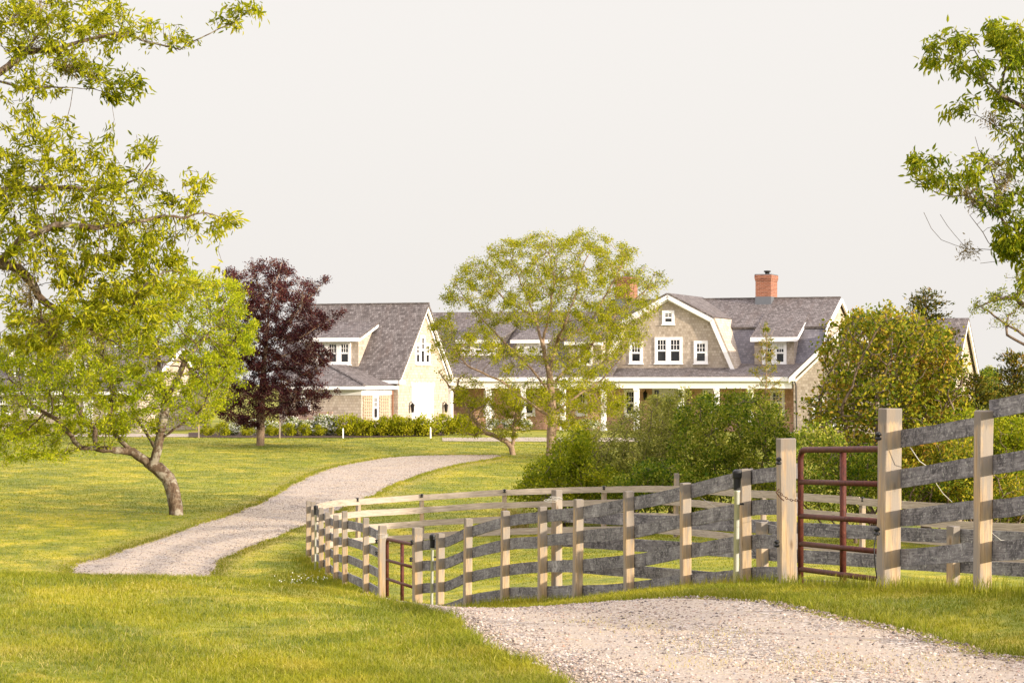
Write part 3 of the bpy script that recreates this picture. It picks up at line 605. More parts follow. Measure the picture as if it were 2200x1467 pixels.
h, ul, we, wr, sl = simple_house('shingled_cottage', 'low shingled cottage with white dormers half hidden behind the leaning tree', -160, 300, 752, 835, 935, 128, 8.0,
    [(-5, 22, 845, 890, 1), (60, 84, 848, 888, 1), (108, 134, 848, 888, 1), (230, 256, 848, 888, 1)])
a, b = h.Q(180, 920, 0), h.Q(200, 850, 0); h.p(MB().box((a[0], -.06, -.3), (b[0], -.001, b[1])), 'door', M['door'])
for q0, q1 in ((20, 75), (150, 205)):
    a, b = h.Q(q0, 818, 1.2), h.Q(q1, 775, 1.2)
    m_ = (a[0]+b[0])/2; h.p(MB().prism([(a[0], a[1]), (b[0], a[1]), (b[0], b[1]), (m_, b[1]+.9), (a[0], b[1])], 'v', 1.0, 3.8), 'dormer_wall', M['wall'])
    r = MB(); roofslab(r, 'v', [(a[0]-.15, b[1]-.1), (m_, b[1]+.95)], .8, 4, .1); roofslab(r, 'v', [(b[0]+.15, b[1]-.1), (m_, b[1]+.95)], .8, 4, .1); h.p(r, 'dormer_roof', M['roof'])
    t = MB(); rake(t, [(a[0]-.15, b[1]-.1), (m_, b[1]+1.0), (b[0]+.15, b[1]-.1)], 'v', .95, .1, .2); h.p(t, 'dormer_trim', M['white'])
    window(h, 'v', m_-.4, m_+.4, a[1]+.1, b[1]+.05, 1.0, 1, (3, 2), .1)
simple_house('shingled_barn', 'gable end of a shingled barn showing behind the vine covered tree', 1850, 2047, 688, 800, 935, 138, 7.5, [(1950, 1975, 820, 870, 1)], cat='barn')

# --- plank screen beside the garage extension
def plank_screen(label, x0, x1, mat, rz):
    Y = 124.2; r = empty('plank_screen', (at(x0, 940, Y).x, Y, tz(at(x0, 0, Y).x, Y)), rz, label=label, cat='screen wall')
    Ln = (x1-x0)/F*Y/math.cos(rz); m = MB()
    for i in range(7): m.box((0, 0, .02+i*.17), (Ln, .05, .02+i*.17+.158))
    m.build('planks', M[mat], r)
    for u in (0, Ln/2, Ln-.1): MB().box((u, .052, -.2), (u+.1, .14, 1.2)).build('post', M[mat], r)
plank_screen('low dull brown plank screen behind the white flowering bushes', 622, 716, 'cedar', -TH)
plank_screen('short pale tan plank screen at the right end of the brown one', 718, 752, 'lattice', R(12))

# ---------------------------------------------------------------- fences
def jbox(w, d, h, rnd, n=6):
    """post: slightly irregular square timber with chamfered top"""
    m = MB(); zs = [-.4]+[h*i/n for i in range(1, n)]+[h-.008, h]
    pts = []
    for i, z in enumerate(zs):
        j = .0025; s_ = .93 if i == len(zs)-1 else 1
        c = .008
        for x, y in ((-w/2+c,-d/2),(w/2-c,-d/2),(w/2,-d/2+c),(w/2,d/2-c),(w/2-c,d/2),(-w/2+c,d/2),(-w/2,d/2-c),(-w/2,-d/2+c)):
            pts.append(((x+rnd.uniform(-j, j))*s_, (y+rnd.uniform(-j, j))*s_, z+(rnd.uniform(-.004, .004) if i == len(zs)-1 else 0)))
    fs = []
    for i in range(len(zs)-1):
        for k in range(8): a = i*8+k; b = i*8+(k+1) % 8; fs.append((a, b, b+8, a+8))
    L_ = (len(zs)-1)*8; fs.append(tuple(L_+k for k in range(8)))
    m.poly(pts, fs); return m
rnd = random.Random(3)
def board_mesh(a, b, hgt, th, rnd, t0=(0, 0, 0), t1=(0, 0, 0), n=14):
    """a gently bent plank from a to b (world), with wavy weathered edges"""
    a = Vector(a); b = Vector(b); V = []; uv = []; L = (b-a).length
    side = Vector((b.y-a.y, -(b.x-a.x), 0)).normalized()
    p1, p2, p3, p4 = (rnd.uniform(0, 6) for _ in range(4)); am = rnd.uniform(.002, .004); bow = rnd.uniform(-.012, .012)
    for i in range(n+1):
        f = i/n; h00 = 2*f**3-3*f*f+1; h10 = f**3-2*f*f+f; h01 = -2*f**3+3*f*f; h11 = f**3-f*f
        p = a*h00+b*h01+Vector(t0)*h10+Vector(t1)*h11 if (t0 != (0,0,0)) else a.lerp(b, f)
        p = p+side*bow*math.sin(PI*f); e1_ = am*math.sin(f*5+p1)+.0012*math.sin(f*31+p2); e2_ = am*math.sin(f*4+p3)+.0012*math.sin(f*27+p4)
        for s_, z, vv in ((-1, hgt/2+e1_, hgt), (1, hgt/2+e1_, hgt), (1, -hgt/2+e2_, 0), (-1, -hgt/2+e2_, 0)):
            V.append(tuple(p+side*s_*th/2+Vector((0, 0, z)))); uv.append((f*L, vv+ (0 if s_ < 0 else .3)))
    Fc = [(0, 1, 2, 3), tuple(n*4+k for k in (3, 2, 1, 0))]
    for i in range(n):
        for k in range(4): q = i*4+k; r_ = i*4+(k+1) % 4; Fc.append((q, q+4, r_+4, r_))
    me = bpy.data.meshes.new('board'); me.from_pydata(V, [], Fc); me.update(); l = me.uv_layers.new(name='UVMap').data
    for lp in me.loops: l[lp.index].uv = uv[lp.vertex_index]
    return me
BH = [.15, .48, .82, 1.14]
def insulator(p, parent, s=1):
    m = MB(); m.lathe((p[0], p[1], p[2]-.03*s), [(.012*s, 0), (.026*s, .008*s), (.026*s, .02*s), (.014*s, .028*s), (.014*s, .036*s), (.028*s, .042*s), (.02*s, .062*s), (.008*s, .07*s)], 8)
    return m.build('insulator', M['black'], parent, smooth=True)
def fence(name, label, pts, group=None, width=.105, ph=None, off=None, side=1, bmat='board', pmat='post', skip=None, bw=.15, insul=(), zs=None, lo=0, topjump=()):
    """pts: (X, Y) posts. side +1: boards on the right/far face. ph: post heights, off: extra board height"""
    X0, Y0 = pts[0]; r = empty(name, (X0, Y0, tz(X0, Y0)), 0, label=label, cat='fence', group=group); org = Vector(r.location)
    n = len(pts); P = [Vector((x, y, tz(x, y) if zs is None else zs[i])) for i, (x, y) in enumerate(pts)]
    T = [(P[min(i+1, n-1)]-P[max(i-1, 0)]).normalized() for i in range(n)]
    off = off or [0]*n; ph = ph or [1.30]*n; w = width if isinstance(width, list) else [width]*n
    Nn = [Vector((t.y, -t.x, 0)).normalized()*side for t in T]
    for i in range(n):
        if w[i]:
            o = jbox(w[i], w[i], ph[i]*1.0, rnd).build('post', M[pmat], r)
            o.location = P[i]-org; o.rotation_euler = (rnd.uniform(-.012, .012), rnd.uniform(-.014, .014), math.atan2(T[i].y, T[i].x)+rnd.uniform(-.05, .05))
    for i in range(n-1):
        if skip and i in skip: continue
        for k, hgt in enumerate(BH):
            if k < lo: continue
            j0, j1 = rnd.uniform(-.012, .012), rnd.uniform(-.012, .012)
            if i in topjump: e_ = .12 if k == 3 else .02; j0 += e_+.03; j1 += e_
            ww = (w[i] or .1)/2; w2 = (w[i+1] or .1)/2
            a = P[i]+Nn[i]*(ww+.014)+Vector((0, 0, hgt+off[i]+j0))-org; b = P[i+1]+Nn[i+1]*(w2+.014)+Vector((0, 0, hgt+off[i+1]+j1))-org
            Ls = (b-a).length; t0 = T[i]*Ls; t1 = T[i+1]*Ls
            ext = T[i]*.0; a = a-ext
            me = board_mesh(a, b, bw*rnd.uniform(.96, 1.05), .024, rnd, tuple(t0), tuple(t1)); me.materials.append(M[bmat])
            bo = bpy.data.objects.new('board', me); C.objects.link(bo); bo.parent = r
    for i, hgt in insul:
        q = P[i]-org-Nn[i]*(w[i]/2+.012)+Vector((0, 0, hgt)); insulator(tuple(q), r, 1.1)
    return r, P, T, Nn
PX = [((px-1100)/F*Y, Y) for px, Y, t in POSTS]
def hts(idx, lo=0):
    out = []
    for i in idx:
        px, Y, t = POSTS[i]; z = CAMZ+(HY-t)/F*Y; out.append(max(1.22, min(1.62, z-tz(*PX[i]))))
    return out
iA = [0, 1, 2]; hA = hts(iA); hA[0] = 1.5; hA[1] = max(hA[1], 1.40)
FA = fence('board_fence', 'weathered four board fence right of the large red gate', [(PX[0][0]+.9, 14.2)]+[PX[i] for i in iA], 'board fence runs', [.105,.105,.115,.155], [1.45]+hA, [.30,.20,.15,.13], topjump=(0, 1))
iB = list(range(3, 13)); hB = hts(iB)
FB = fence('board_fence', 'weathered four board fence between the two red gates', [PX[i] for i in iB], 'board fence runs', [.155]+[.105]*8+[.13], hB, [-.03]+[0]*9)
iC = list(range(13, 21)); hC = hts(iC)
FC = fence('board_fence', 'curving end of the board fence left of the small red gate', [PX[i] for i in iC], 'board fence runs', [.13]+[.1]*7, hC, [0]*8)
bp = [(662,55.5,-2.36),(684,57.5,-2.38),(712,59,-2.40),(769,60.2,-2.40),(907,61,-2.34),(1084,61,-2.22),(1297,60,-2.1),(1452,57,-1.95),(1640,52,-1.85),(1852,49,-1.85),(2060,46.5,-1.85),(2330,44,-1.8)]
FD = fence('board_fence', 'sun bleached back fence across the far side of the paddock', [((px-1100)/F*Y, Y) for px, Y, z in bp], 'board fence runs', [0]+[.10]*11, [1.22]*7+[1.5]+[1.1]*4, None, 1, 'oldboard', zs=[z-.01 for *_, z in bp])
cpz = [(1196,31.8,-1.2),(1640,28.5,-1.15),(2047,26,-1.1),(2400,24,-1.05),(2800,22,-1)]
FE = fence('board_fence', 'shaded inner fence seen through the gate and front boards', [((px-1100)/F*Y, Y) for px, Y, z in cpz], 'board fence runs', [.11]*5, [1.48,1.2,1.25,1.3,1.3], [-.0]*5, -1, 'board', zs=[z for *_, z in cpz])
# black insulators on the gate posts and back fence
r, P, T, Nn = FA
for z in (.78, 1.28): q = P[-2]-r.location*0; 
def ins_at(run, px, py, Y, s=1.05):
    r = run[0]; p = at(px, py, Y)-r.location; insulator(tuple(p), r, s)
for px, py, Y, run in ((1887,938,20.38,FA),(1884,1142,20.38,FA),(1673,991,22.86,FB),(1669,1168,22.86,FB),(885,1165,36.9,FB),(883,1202,36.9,FB),(809,1163,40.3,FC),(809,1188,40.3,FC)): ins_at(run, px, py, Y)
for px, Y in ((712,58.8),(777,60),(907,60.8),(1084,60.8),(1297,59.8),(1848,48.8),(2040,46.6)):
    i = min(range(len(bp)), key=lambda k: abs(bp[k][0]-px)); X = (bp[i][0]-1100)/F*bp[i][1]; ins = FD[0]
    insulator((X-ins.location.x, bp[i][1]-.12-ins.location.y, bp[i][2]+1.17-ins.location.z), ins, 1.4)

# ---- gates
def gate(name, label, A, B, bars, h0, r=.025, mids=(.5,), zt=None, curve=True, chain=False):
    A = Vector(A); B = Vector(B); ro = empty(name, A, 0, label=label, cat='gate'); D = B-A; n = D.normalized()
    m = MB(); rc = .10; top = bars[-1]
    pts = [Vector((0, 0, -h0)), Vector((0, 0, top-rc))]
    for k in range(1, 6): a = PI/2*k/5; pts.append(Vector((0, 0, top-rc))+n*rc*(1-math.cos(a))+Vector((0, 0, rc*math.sin(a))))
    pts += [n*(D.length-rc)+Vector((0, 0, top))]
    for k in range(1, 6): a = PI/2*k/5; pts.append(n*(D.length-rc)+Vector((0, 0, top-rc))+n*rc*math.sin(a)+Vector((0, 0, rc*math.cos(a))))
    pts.append(D+Vector((0, 0, -h0)))
    for q in pts: q.z += 0
    m.tube(pts, r*1.15, 10); m.build('frame', M['rust'], ro, smooth=True)
    for z in bars[:-1]: MB().tube([Vector((0, 0, z)), D.copy()+Vector((0, 0, z))], r, 10).build('bar', M['rust'], ro, smooth=True)
    sd_ = Vector((n.y, -n.x, 0))
    for q in mids:
        c = D*q; MB().tube([c-sd_*.02+Vector((0, 0, -h0+.0)), c-sd_*.02+Vector((0, 0, top))], r*1.2, 8).build('brace', M['rust'], ro, smooth=True)
    return ro
zA = at(1720, 1222, 22.75); zB = at(1902, 1246, 20.65); zB.z = zB.z
g1 = gate('pipe_gate', 'large rusty red pipe gate between the two tall square posts', zA, zB, [0, .24, .50, .82, 1.12], .14)
zA = at(832, 1285, 40.2); zB = at(893, 1308, 37.2)
g2 = gate('pipe_gate', 'small rusty red pipe gate in the distance near the fence bend', zA, zB, [0, .325, .635, .985], .16, mids=(.5,))
for gg in (g1, g2): gg['group'] = 'red pipe gates'
# chain on the big gate
m = MB(); a = at(1674, 1057, 22.8); b = at(1716, 1074, 22.6)
for i in range(9):
    f = i/8; c = a.lerp(b, f)+Vector((0, 0, -.03*math.sin(PI*f))); d = (b-a).normalized()*.016; q = Vector((0, 0, .009)) if i % 2 else Vector((0, .009, 0))
    m.tube([c-d-q*.3, c-d*.6+q, c+d*.6+q, c+d, c+d*.6-q, c-d*.6-q, c-d-q*.3], .0035, 5)
m.tube([a+Vector((.0, 0, .03)), a+Vector((-.03, 0, .0)), a+Vector((.01, 0, -.05)), a+Vector((.045, 0, -.08))], .006, 5)
tag(m.build('gate_chain', M['chain']), 'rusty chain looped round the post of the large gate', 'chain')
# coil and loose wires
def wirething(name, label, pts, r=.003, mat='wire'):
    return tag(MB().tube(pts, r, 5).build(name, M[mat], smooth=True), label, 'wire')
wirething('fence_wire', 'loose pale wire hanging from the right hand fence near the corner post', [at(1955,960,20.3), at(1975,990,20.3), at(1998,1006,20.4), at(2012,1040,20.6), at(2026,1060,20.8), at(2045,1078,21)], .004)
wirething('fence_wire', 'thin stray wire running low behind the far right boards', [at(2128,1142,19.5), at(2150,1160,19.5), at(2168,1162,19.5), at(2185,1170,19.4), at(2210,1172,19.4)], .004)
wirething('fence_wire', 'long thin wire sagging between the boards by the white pole', [at(1505,1068,26.3), at(1550,1097,26.0), at(1600,1112,25), at(1672,1131,23.2)], .002)
wirething('gate_cable', 'black cable hanging down the tall post beside the red gate', [at(1883,1145,20.35), at(1878,1175,20.3), at(1880,1215,20.3), at(1884,1242,20.3)], .005, 'black')
cc = MB()
for k in range(5):
    c = at(1183+k*3, 1075-k*1.5, 31.2); cc.tube([c+Vector((math.cos(t)*.085, math.sin(t)*.04, math.sin(t+k)*.02)) for t in np.linspace(0, 2*PI, 14)], .0025, 4)
tag(cc.build('wire_coil', M['wire']), 'coil of pale wire draped over the fence corner post', 'wire')
cc = MB()
for k in range(4):
    c = at(821, 1147+k*2.5, 40.5); cc.tube([c+Vector((math.cos(t)*.10, math.sin(t)*.10, math.sin(t*2+k)*.008)) for t in np.linspace(0, 2*PI, 14)], .003, 4)
tag(cc.build('wire_loop', M['wire']), 'pale rope wound round the small gate post', 'rope')
# white poles with black caps
def pole(label, px, pyt, pyb, Y, r=.022):
    X = (px-1100)/F*Y; zb = tz(X, Y); zt = CAMZ+(HY-pyt)/F*Y; h = zt-zb
    ro = empty('capped_pole', (X, Y, zb), 0, label=label, cat='pole', group='white poles with black caps')
    MB().lathe((0, 0, -.1), [(r, 0), (r, h-.22+.1), (r*1.15, h-.22+.1), (r*1.15, h-.16+.1), (r*.9, h-.14+.1)], 14).build('pipe', M['pvc'], ro, smooth=True)
    cap = MB().lathe((0, 0, h-.21), [(.022, 0), (.036, .01), (.038, .12), (.046, .13), (.048, .18), (.044, .20), (.02, .215)], 16).build('cap', M['black'], ro)
    MB().box((r*.5, -.012, h-.35), (.07, .012, h-.33)).build('bracket', M['black'], ro)
    ro.rotation_euler = (0, .012, 0); return ro
pole('white capped pole beside the third post left of the large gate', 1581, 1009, 1268, 24.15, .027)
pole('white capped pole just right of the small gate post', 927, 1147, 1308, 36.2)
pole('white capped pole at the far left bend of the fence', 677, 1085, 1235, 51.5)
# small stakes on the house lawn
for px, pyt, pyb, mt, lb in ((737,920,940,'white','short white marker stake in front of the hedge'),(925,918,937,'white','short white marker stake at the right end of the hedge'),
                             (601,898,941,'post','wooden stake right of the copper beech'),(427,905,938,'post','wooden stake left of the copper beech')):
    Y = 119.5; X = (px-1100)/F*Y; z = tz(X, Y); h = CAMZ+(HY-pyt)/F*Y-z
    tag(MB().lathe((X, Y, z-.1), [(.035, 0), (.035, h), (.02, h+.1), (.005, h+.12)], 6).build('marker_stake', M[mt]), lb, 'stake')

# ---------------------------------------------------------------- plants
def leaves_np(Pc, Dc, L, Wd, rg, detail=False):
    """leaf meshes at Pc pointing Dc; L, Wd arrays"""
    n = len(Pc); D = Dc/np.maximum(np.linalg.norm(Dc, axis=1, keepdims=True), 1e-6)
    r = rg.normal(size=(n, 3)); S = np.cross(D, r); S /= np.maximum(np.linalg.norm(S, axis=1, keepdims=True), 1e-6); U = np.cross(S, D)
    L = L[:,None]; Wd = Wd[:,None]; var = rg.random(n)
    if detail:
        pts = [Pc, Pc+D*L*.28+S*Wd*.42+U*Wd*.14, Pc+D*L*.62+S*Wd*.40+U*Wd*.10, Pc+D*L-U*L*.12, Pc+D*L*.62-S*Wd*.40+U*Wd*.10, Pc+D*L*.28-S*Wd*.42+U*Wd*.14]
        V = np.stack(pts, 1).reshape(-1, 3); b = np.arange(n)*6
        return V, [np.concatenate([np.stack([b, b+1, b+2, b+3], 1), np.stack([b, b+3, b+4, b+5], 1)])], np.repeat(var, 6)
    pts = [Pc, Pc+D*L*.45+S*Wd*.5+U*Wd*.12, Pc+D*L-U*L*.08, Pc+D*L*.45-S*Wd*.5+U*Wd*.12]
    V = np.stack(pts, 1).reshape(-1, 3); b = np.arange(n)*4
    return V, [np.concatenate([np.stack([b, b+1, b+2], 1), np.stack([b, b+2, b+3], 1)])], np.repeat(var, 4)
def grow(limbs, att, step, kill, rg, iters=70, grav=0):
    pos = []; par = []
    for li, pl in enumerate(limbs):
        pl = [np.array(p, float) for p in pl]
        if li == 0: pos.append(pl[0]); par.append(-1); last = 0
        else: d = [np.sum((q-pl[0])**2) for q in pos]; last = int(np.argmin(d))
        for a, b in zip(pl[:-1], pl[1:]):
            L = np.linalg.norm(b-a); k = max(1, int(round(L/step)))
            for i in range(1, k+1):
                p = a+(b-a)*i/k+rg.normal(0, step*.06, 3); pos.append(p); par.append(last); last = len(pos)-1
    pos = list(pos); A = att.copy(); ndist = np.full(len(A), 1e9); nidx = np.zeros(len(A), int)
    def upd(i0):
        nonlocal ndist, nidx
        Q = np.array(pos[i0:])
        for s0 in range(0, len(Q), 400):
            d = ((A[:,None]-Q[None,s0:s0+400])**2).sum(-1); j = d.argmin(1); m = d[np.arange(len(A)), j]; k = m < ndist
            ndist[k] = m[k]; nidx[k] = j[k]+i0+s0
    upd(0)
    for it in range(iters):
        live = ndist > kill*kill; A = A[live]; ndist = ndist[live]; nidx = nidx[live]
        if len(A) == 0: break
        Pn = np.array(pos); dirs = A-Pn[nidx]; dirs /= np.linalg.norm(dirs, axis=1, keepdims=True)
        acc = np.zeros_like(Pn); np.add.at(acc, nidx, dirs); us = np.unique(nidx); i0 = len(pos)
        for u in us:
            d = acc[u]; l = np.linalg.norm(d)
            if l < 1e-3: d = rg.normal(size=3); l = np.linalg.norm(d)
            d = d/l+rg.normal(0, .22, 3); d[2] += grav
            d /= np.linalg.norm(d); pos.append(Pn[u]+d*step); par.append(int(u))
        upd(i0)
    return np.array(pos), np.array(par)
def skeleton_mesh(pos, par, Rb, r0, pw=.5):
    n = len(pos); ch = [[] for _ in range(n)]
    for i in range(1, n):
        if par[i] >= 0: ch[par[i]].append(i)
    tips = np.zeros(n); order = []
    st = [0]
    while st: a = st.pop(); order.append(a); st += ch[a]
    for a in reversed(order): tips[a] = 1 if not ch[a] else sum(tips[c] for c in ch[a])
    tot = tips[0]; rad = r0+(Rb-r0)*((tips-1)/max(tot-1, 1))**pw
    V = []; Fq = []; base = 0; Vl = []
    st = [(0, None)]
    while st:
        a, parent = st.pop(); chain = [a] if parent is None else [parent, a]
        while ch[chain[-1]]:
            cur = chain[-1]; cs_ = sorted(ch[cur], key=lambda c: -tips[c]); chain.append(cs_[0])
            for c in cs_[1:]: st.append((c, cur))
        P = pos[chain]; rr = rad[chain].copy()
        if parent is not None: rr[0] = min(rr[0], rr[1]*1.15)
        k = 8 if rr.max() > .05 else (5 if rr.max() > .02 else 3)
        T = np.gradient(P, axis=0) if len(P) > 1 else np.array([[0, 0, 1.]]); T /= np.maximum(np.linalg.norm(T, axis=1, keepdims=True), 1e-9)
        ref = np.array([.3, .7, .2]); 
        S = np.cross(T, ref); S /= np.maximum(np.linalg.norm(S, axis=1, keepdims=True), 1e-6); U = np.cross(T, S)
        an = np.arange(k)*2*PI/k
        ring = P[:,None]+rr[:,None,None]*(S[:,None]*np.cos(an)[None,:,None]+U[:,None]*np.sin(an)[None,:,None])
        m = len(P); Vl.append(ring.reshape(-1, 3)); q = (np.arange(m-1)[:,None]*k+np.arange(k)[None]); q2 = (np.arange(m-1)[:,None]*k+(np.arange(k)+1) % k)
        Fq.append(np.stack([q.ravel(), q2.ravel(), q2.ravel()+k, q.ravel()+k], 1)+base); base += m*k
    return np.concatenate(Vl), [np.concatenate(Fq)], tips, rad
def tree(name, label, base, limbs_px, blobs, Y0, depth, natt, nleaf, leaf, mats, Rb, r0=.006, step=.3, kill=.35, cat='tree', group=None, detail=False, seed=1,
         hw=None, cx=None, spread=.22, droop=-.2, tipmax=3, pw=.5, dsh=0, grav=0, iters=70, flowers=0, lw=.38, clump=3.0):
    """limbs_px: polylines of (px, py, dY); blobs: (px, py, rx, ry[, leaf density])"""
    rg = np.random.default_rng(seed)
    B = np.array([(b+(1,))[:5] if len(b) < 5 else b for b in blobs], float)
    cx = cx if cx is not None else (B[:,0].min()+B[:,0].max())/2; hw = hw or (B[:,0]+B[:,2]-cx).max()
    wgt = B[:,2]*B[:,3]; wgt = wgt/wgt.sum(); bi = rg.choice(len(B), natt, p=wgt)
    u = rg.normal(size=(natt, 2)); u /= np.linalg.norm(u, axis=1, keepdims=True); rr = rg.random(natt)**.5
    px = B[bi,0]+u[:,0]*rr*B[bi,2]; py = B[bi,1]+u[:,1]*rr*B[bi,3]
    dy = depth*np.sqrt(np.maximum(.08, 1-((px-cx)/hw)**2))*rg.uniform(-1, 1, natt); Y = Y0+dsh+dy
    att = np.stack([(px-1100)/F*Y0, Y, CAMZ+(HY-py)/F*Y0], 1)
    zb = tz(base[0], base[1]); org = np.array([base[0], base[1], zb])
    limbs = []
    for pl in limbs_px: limbs.append([np.array([(a-1100)/F*Y0, Y0+c, CAMZ+(HY-b)/F*Y0]) for a, b, c in pl])
    limbs[0][0] = np.array([limbs[0][0][0], limbs[0][0][1], tz(limbs[0][0][0], limbs[0][0][1])-.08])
    pos, par = grow(limbs, att, step, kill, rg, iters, grav)
    V, Fs, tips, rad = skeleton_mesh(pos, par, Rb, r0, pw)
    rad0 = rad
    ro = empty(name, tuple(org), 0, label=label, cat=cat, group=group)
    link('trunk' if cat == 'tree' else 'stems', mesh_np('trunk', V-org, Fs, smooth=True), M[mats[0]], ro)
    tw = np.where((tips <= tipmax) & (par >= 0))[0]
    # leaf density from the nearest blob
    pxn = 1100+pos[tw,0]*F/Y0; pyn = HY-(pos[tw,2]-CAMZ)*F/Y0
    dd = ((pxn[:,None]-B[None,:,0])/B[None,:,2])**2+((pyn[:,None]-B[None,:,1])/B[None,:,3])**2; nb = dd.argmin(1); dens = B[nb,4]*(dd.min(1) < 3.2)
    cl = rg.gamma(1.3, 1, len(tw))*(.4+np.clip(np.sin(pos[tw,0]*clump+3)*np.sin(pos[tw,2]*clump*1.1+1)*np.sin(pos[tw,1]*clump*.9)+.45, 0, 1.5))*dens
    if cl.sum() == 0: return ro, pos
    idx = tw[rg.choice(len(tw), nleaf, p=cl/cl.sum())]; f = rg.random(nleaf)[:,None]
    Pc = pos[idx]*(1-f)+pos[par[idx]]*f+rg.normal(0, step*spread, (nleaf, 3))*np.array([1, 1, .8])
    D = (pos[idx]-pos[par[idx]])/step*.7+rg.normal(0, .6, (nleaf, 3)); D[:,2] += droop
    Ls = leaf*rg.uniform(.55, 1.15, nleaf); Vl, Fl, var = leaves_np(Pc-org, D, Ls, Ls*lw*rg.uniform(.8, 1.2, nleaf), rg, detail)
    link('crown', mesh_np('crown', Vl, Fl, {'var': var}), M[mats[1]], ro)
    if flowers:
        # flat white flower heads on the outside of the crown
        k = rg.choice(len(Pc), flowers); Vf, Ff, vf = leaves_np(np.repeat(Pc[k], 5, 0)-org+rg.normal(0, .04, (flowers*5, 3)), rg.normal(size=(flowers*5, 3))*[1, 1, .4], np.full(flowers*5, .10), np.full(flowers*5, .09), rg)
        link('blossom', mesh_np('blossom', Vf, Ff, {'var': vf}), M['flower'], ro)
    return ro, pos
def moss(ro, pos_list, mat='moss', n=900, seed=3, sig=.05):
    rg = np.random.default_rng(seed); c = np.array(pos_list); k = rg.integers(0, len(c), n); P = c[k]+rg.normal(0, 1, (n, 3))*sig
    V, Fs, var = leaves_np(P-np.array(ro.location), rg.normal(size=(n, 3))+[0, 0, -.5], rg.uniform(.03, .08, n), rg.uniform(.006, .016, n), rg)
    link('moss', mesh_np('moss', V, Fs, {'var': var}), M[mat], ro)

# T1: overhanging tree at the upper left (trunk outside the frame)
Y = 27
T1, p1 = tree('willow_oak', 'large near tree whose long branches hang into the upper left', ((-430-1100)/F*Y, Y), [
 [(-430,1300,0),(-425,1000,0),(-400,760,0),(-330,560,0),(-280,380,0),(-250,150,0),(-200,-150,0),(-150,-400,0)],
 [(-400,760,0),(-250,640,-.3),(-120,580,-.2),(0,562,0),(40,578,0),(62,600,.1),(78,635,.1),(120,668,.2),(170,695,.3),(215,722,.2),(260,745,0),(330,790,.2)],
 [(170,695,.3),(225,672,.2),(280,668,.1),(300,620,0),(330,600,0)],
 [(60,605,.1),(60,650,.2),(56,705,.2)],[(88,645,0),(95,690,-.1),(118,730,-.2)],
 [(-300,440,0),(-150,300,-.3),(-40,190,-.2),(0,158,0),(45,110,.1),(90,55,.2),(150,-10,.2)],
 [(45,110,0),(120,100,.2),(180,76,.3),(235,64,.3),(300,82,.2),(350,98,.1),(385,106,0),(430,80,0),(468,62,0),(500,50,0),(530,30,-.1),(552,14,-.1)],
 [(-40,190,-.2),(0,174,0),(45,190,.1),(90,184,.2),(150,186,.2),(190,184,.3),(230,200,.3),(268,208,.3)],
 [(110,130,.2),(150,140,.2),(185,165,.2),(240,175,.2),(290,172,.2)],
 [(-280,380,0),(-120,420,.3),(0,400,.4),(110,395,.5),(190,402,.4),(250,390,.3),(290,380,.2),(320,345,.2)],
 [(0,562,0),(60,520,-.4),(140,490,-.5),(220,495,-.4),(300,480,-.3),(350,468,-.2),(400,470,-.1),(440,455,0),(480,470,0)],
 [(400,470,-.1),(420,430,0),(432,395,0)]],
 [(60,50,110,60),(170,85,90,50),(100,130,80,45),(200,25,90,30),(290,40,45,30),(300,80,40,18),(245,172,48,18),(288,172,18,14),(385,65,32,22,.5),(400,105,30,10,.5),(475,30,20,16,.9),(490,55,20,10,.7),(540,20,22,12),(18,222,22,22),(60,200,50,25,.5),
  (75,285,45,32),(155,300,35,25),(215,300,18,14),(30,360,70,55),(110,360,75,50),(200,350,55,45),(310,325,26,36),(345,385,32,20),(270,410,55,45),(150,440,110,55),(40,480,70,60),(190,510,120,55),(320,500,60,35),(430,402,26,30),(390,440,50,16),(482,466,36,14),(440,505,32,18),(250,570,110,50),(110,560,90,40),(350,560,60,40),(330,620,70,40),(430,620,40,25,.5),
  (30,660,60,40,.8),(150,690,90,40),(280,690,70,45),(220,630,90,40),(60,730,60,40),(350,430,30,25)],
 Y, .8, 4600, 19000, .095, ('barkl', 'leaf'), .145, .0028, .13, .15, detail=True, seed=11, hw=560, cx=150, spread=.32, droop=-.45, pw=.80, lw=.30)
c = [np.array(at(*q)) for q in [(60,600,27),(60,625,27),(60,650,27.1),(95,690,27),(108,715,27),(140,745+0,27.1),(20,568,27),(40,580,27),(190,700,27.2),(215,722,27.2),(70,90,27),(140,140,27.2),(160,150,27.2),(30,40,27.1),(60,30,27),(90,10,27.2)]]
moss(T1, c, n=2600, sig=.06)
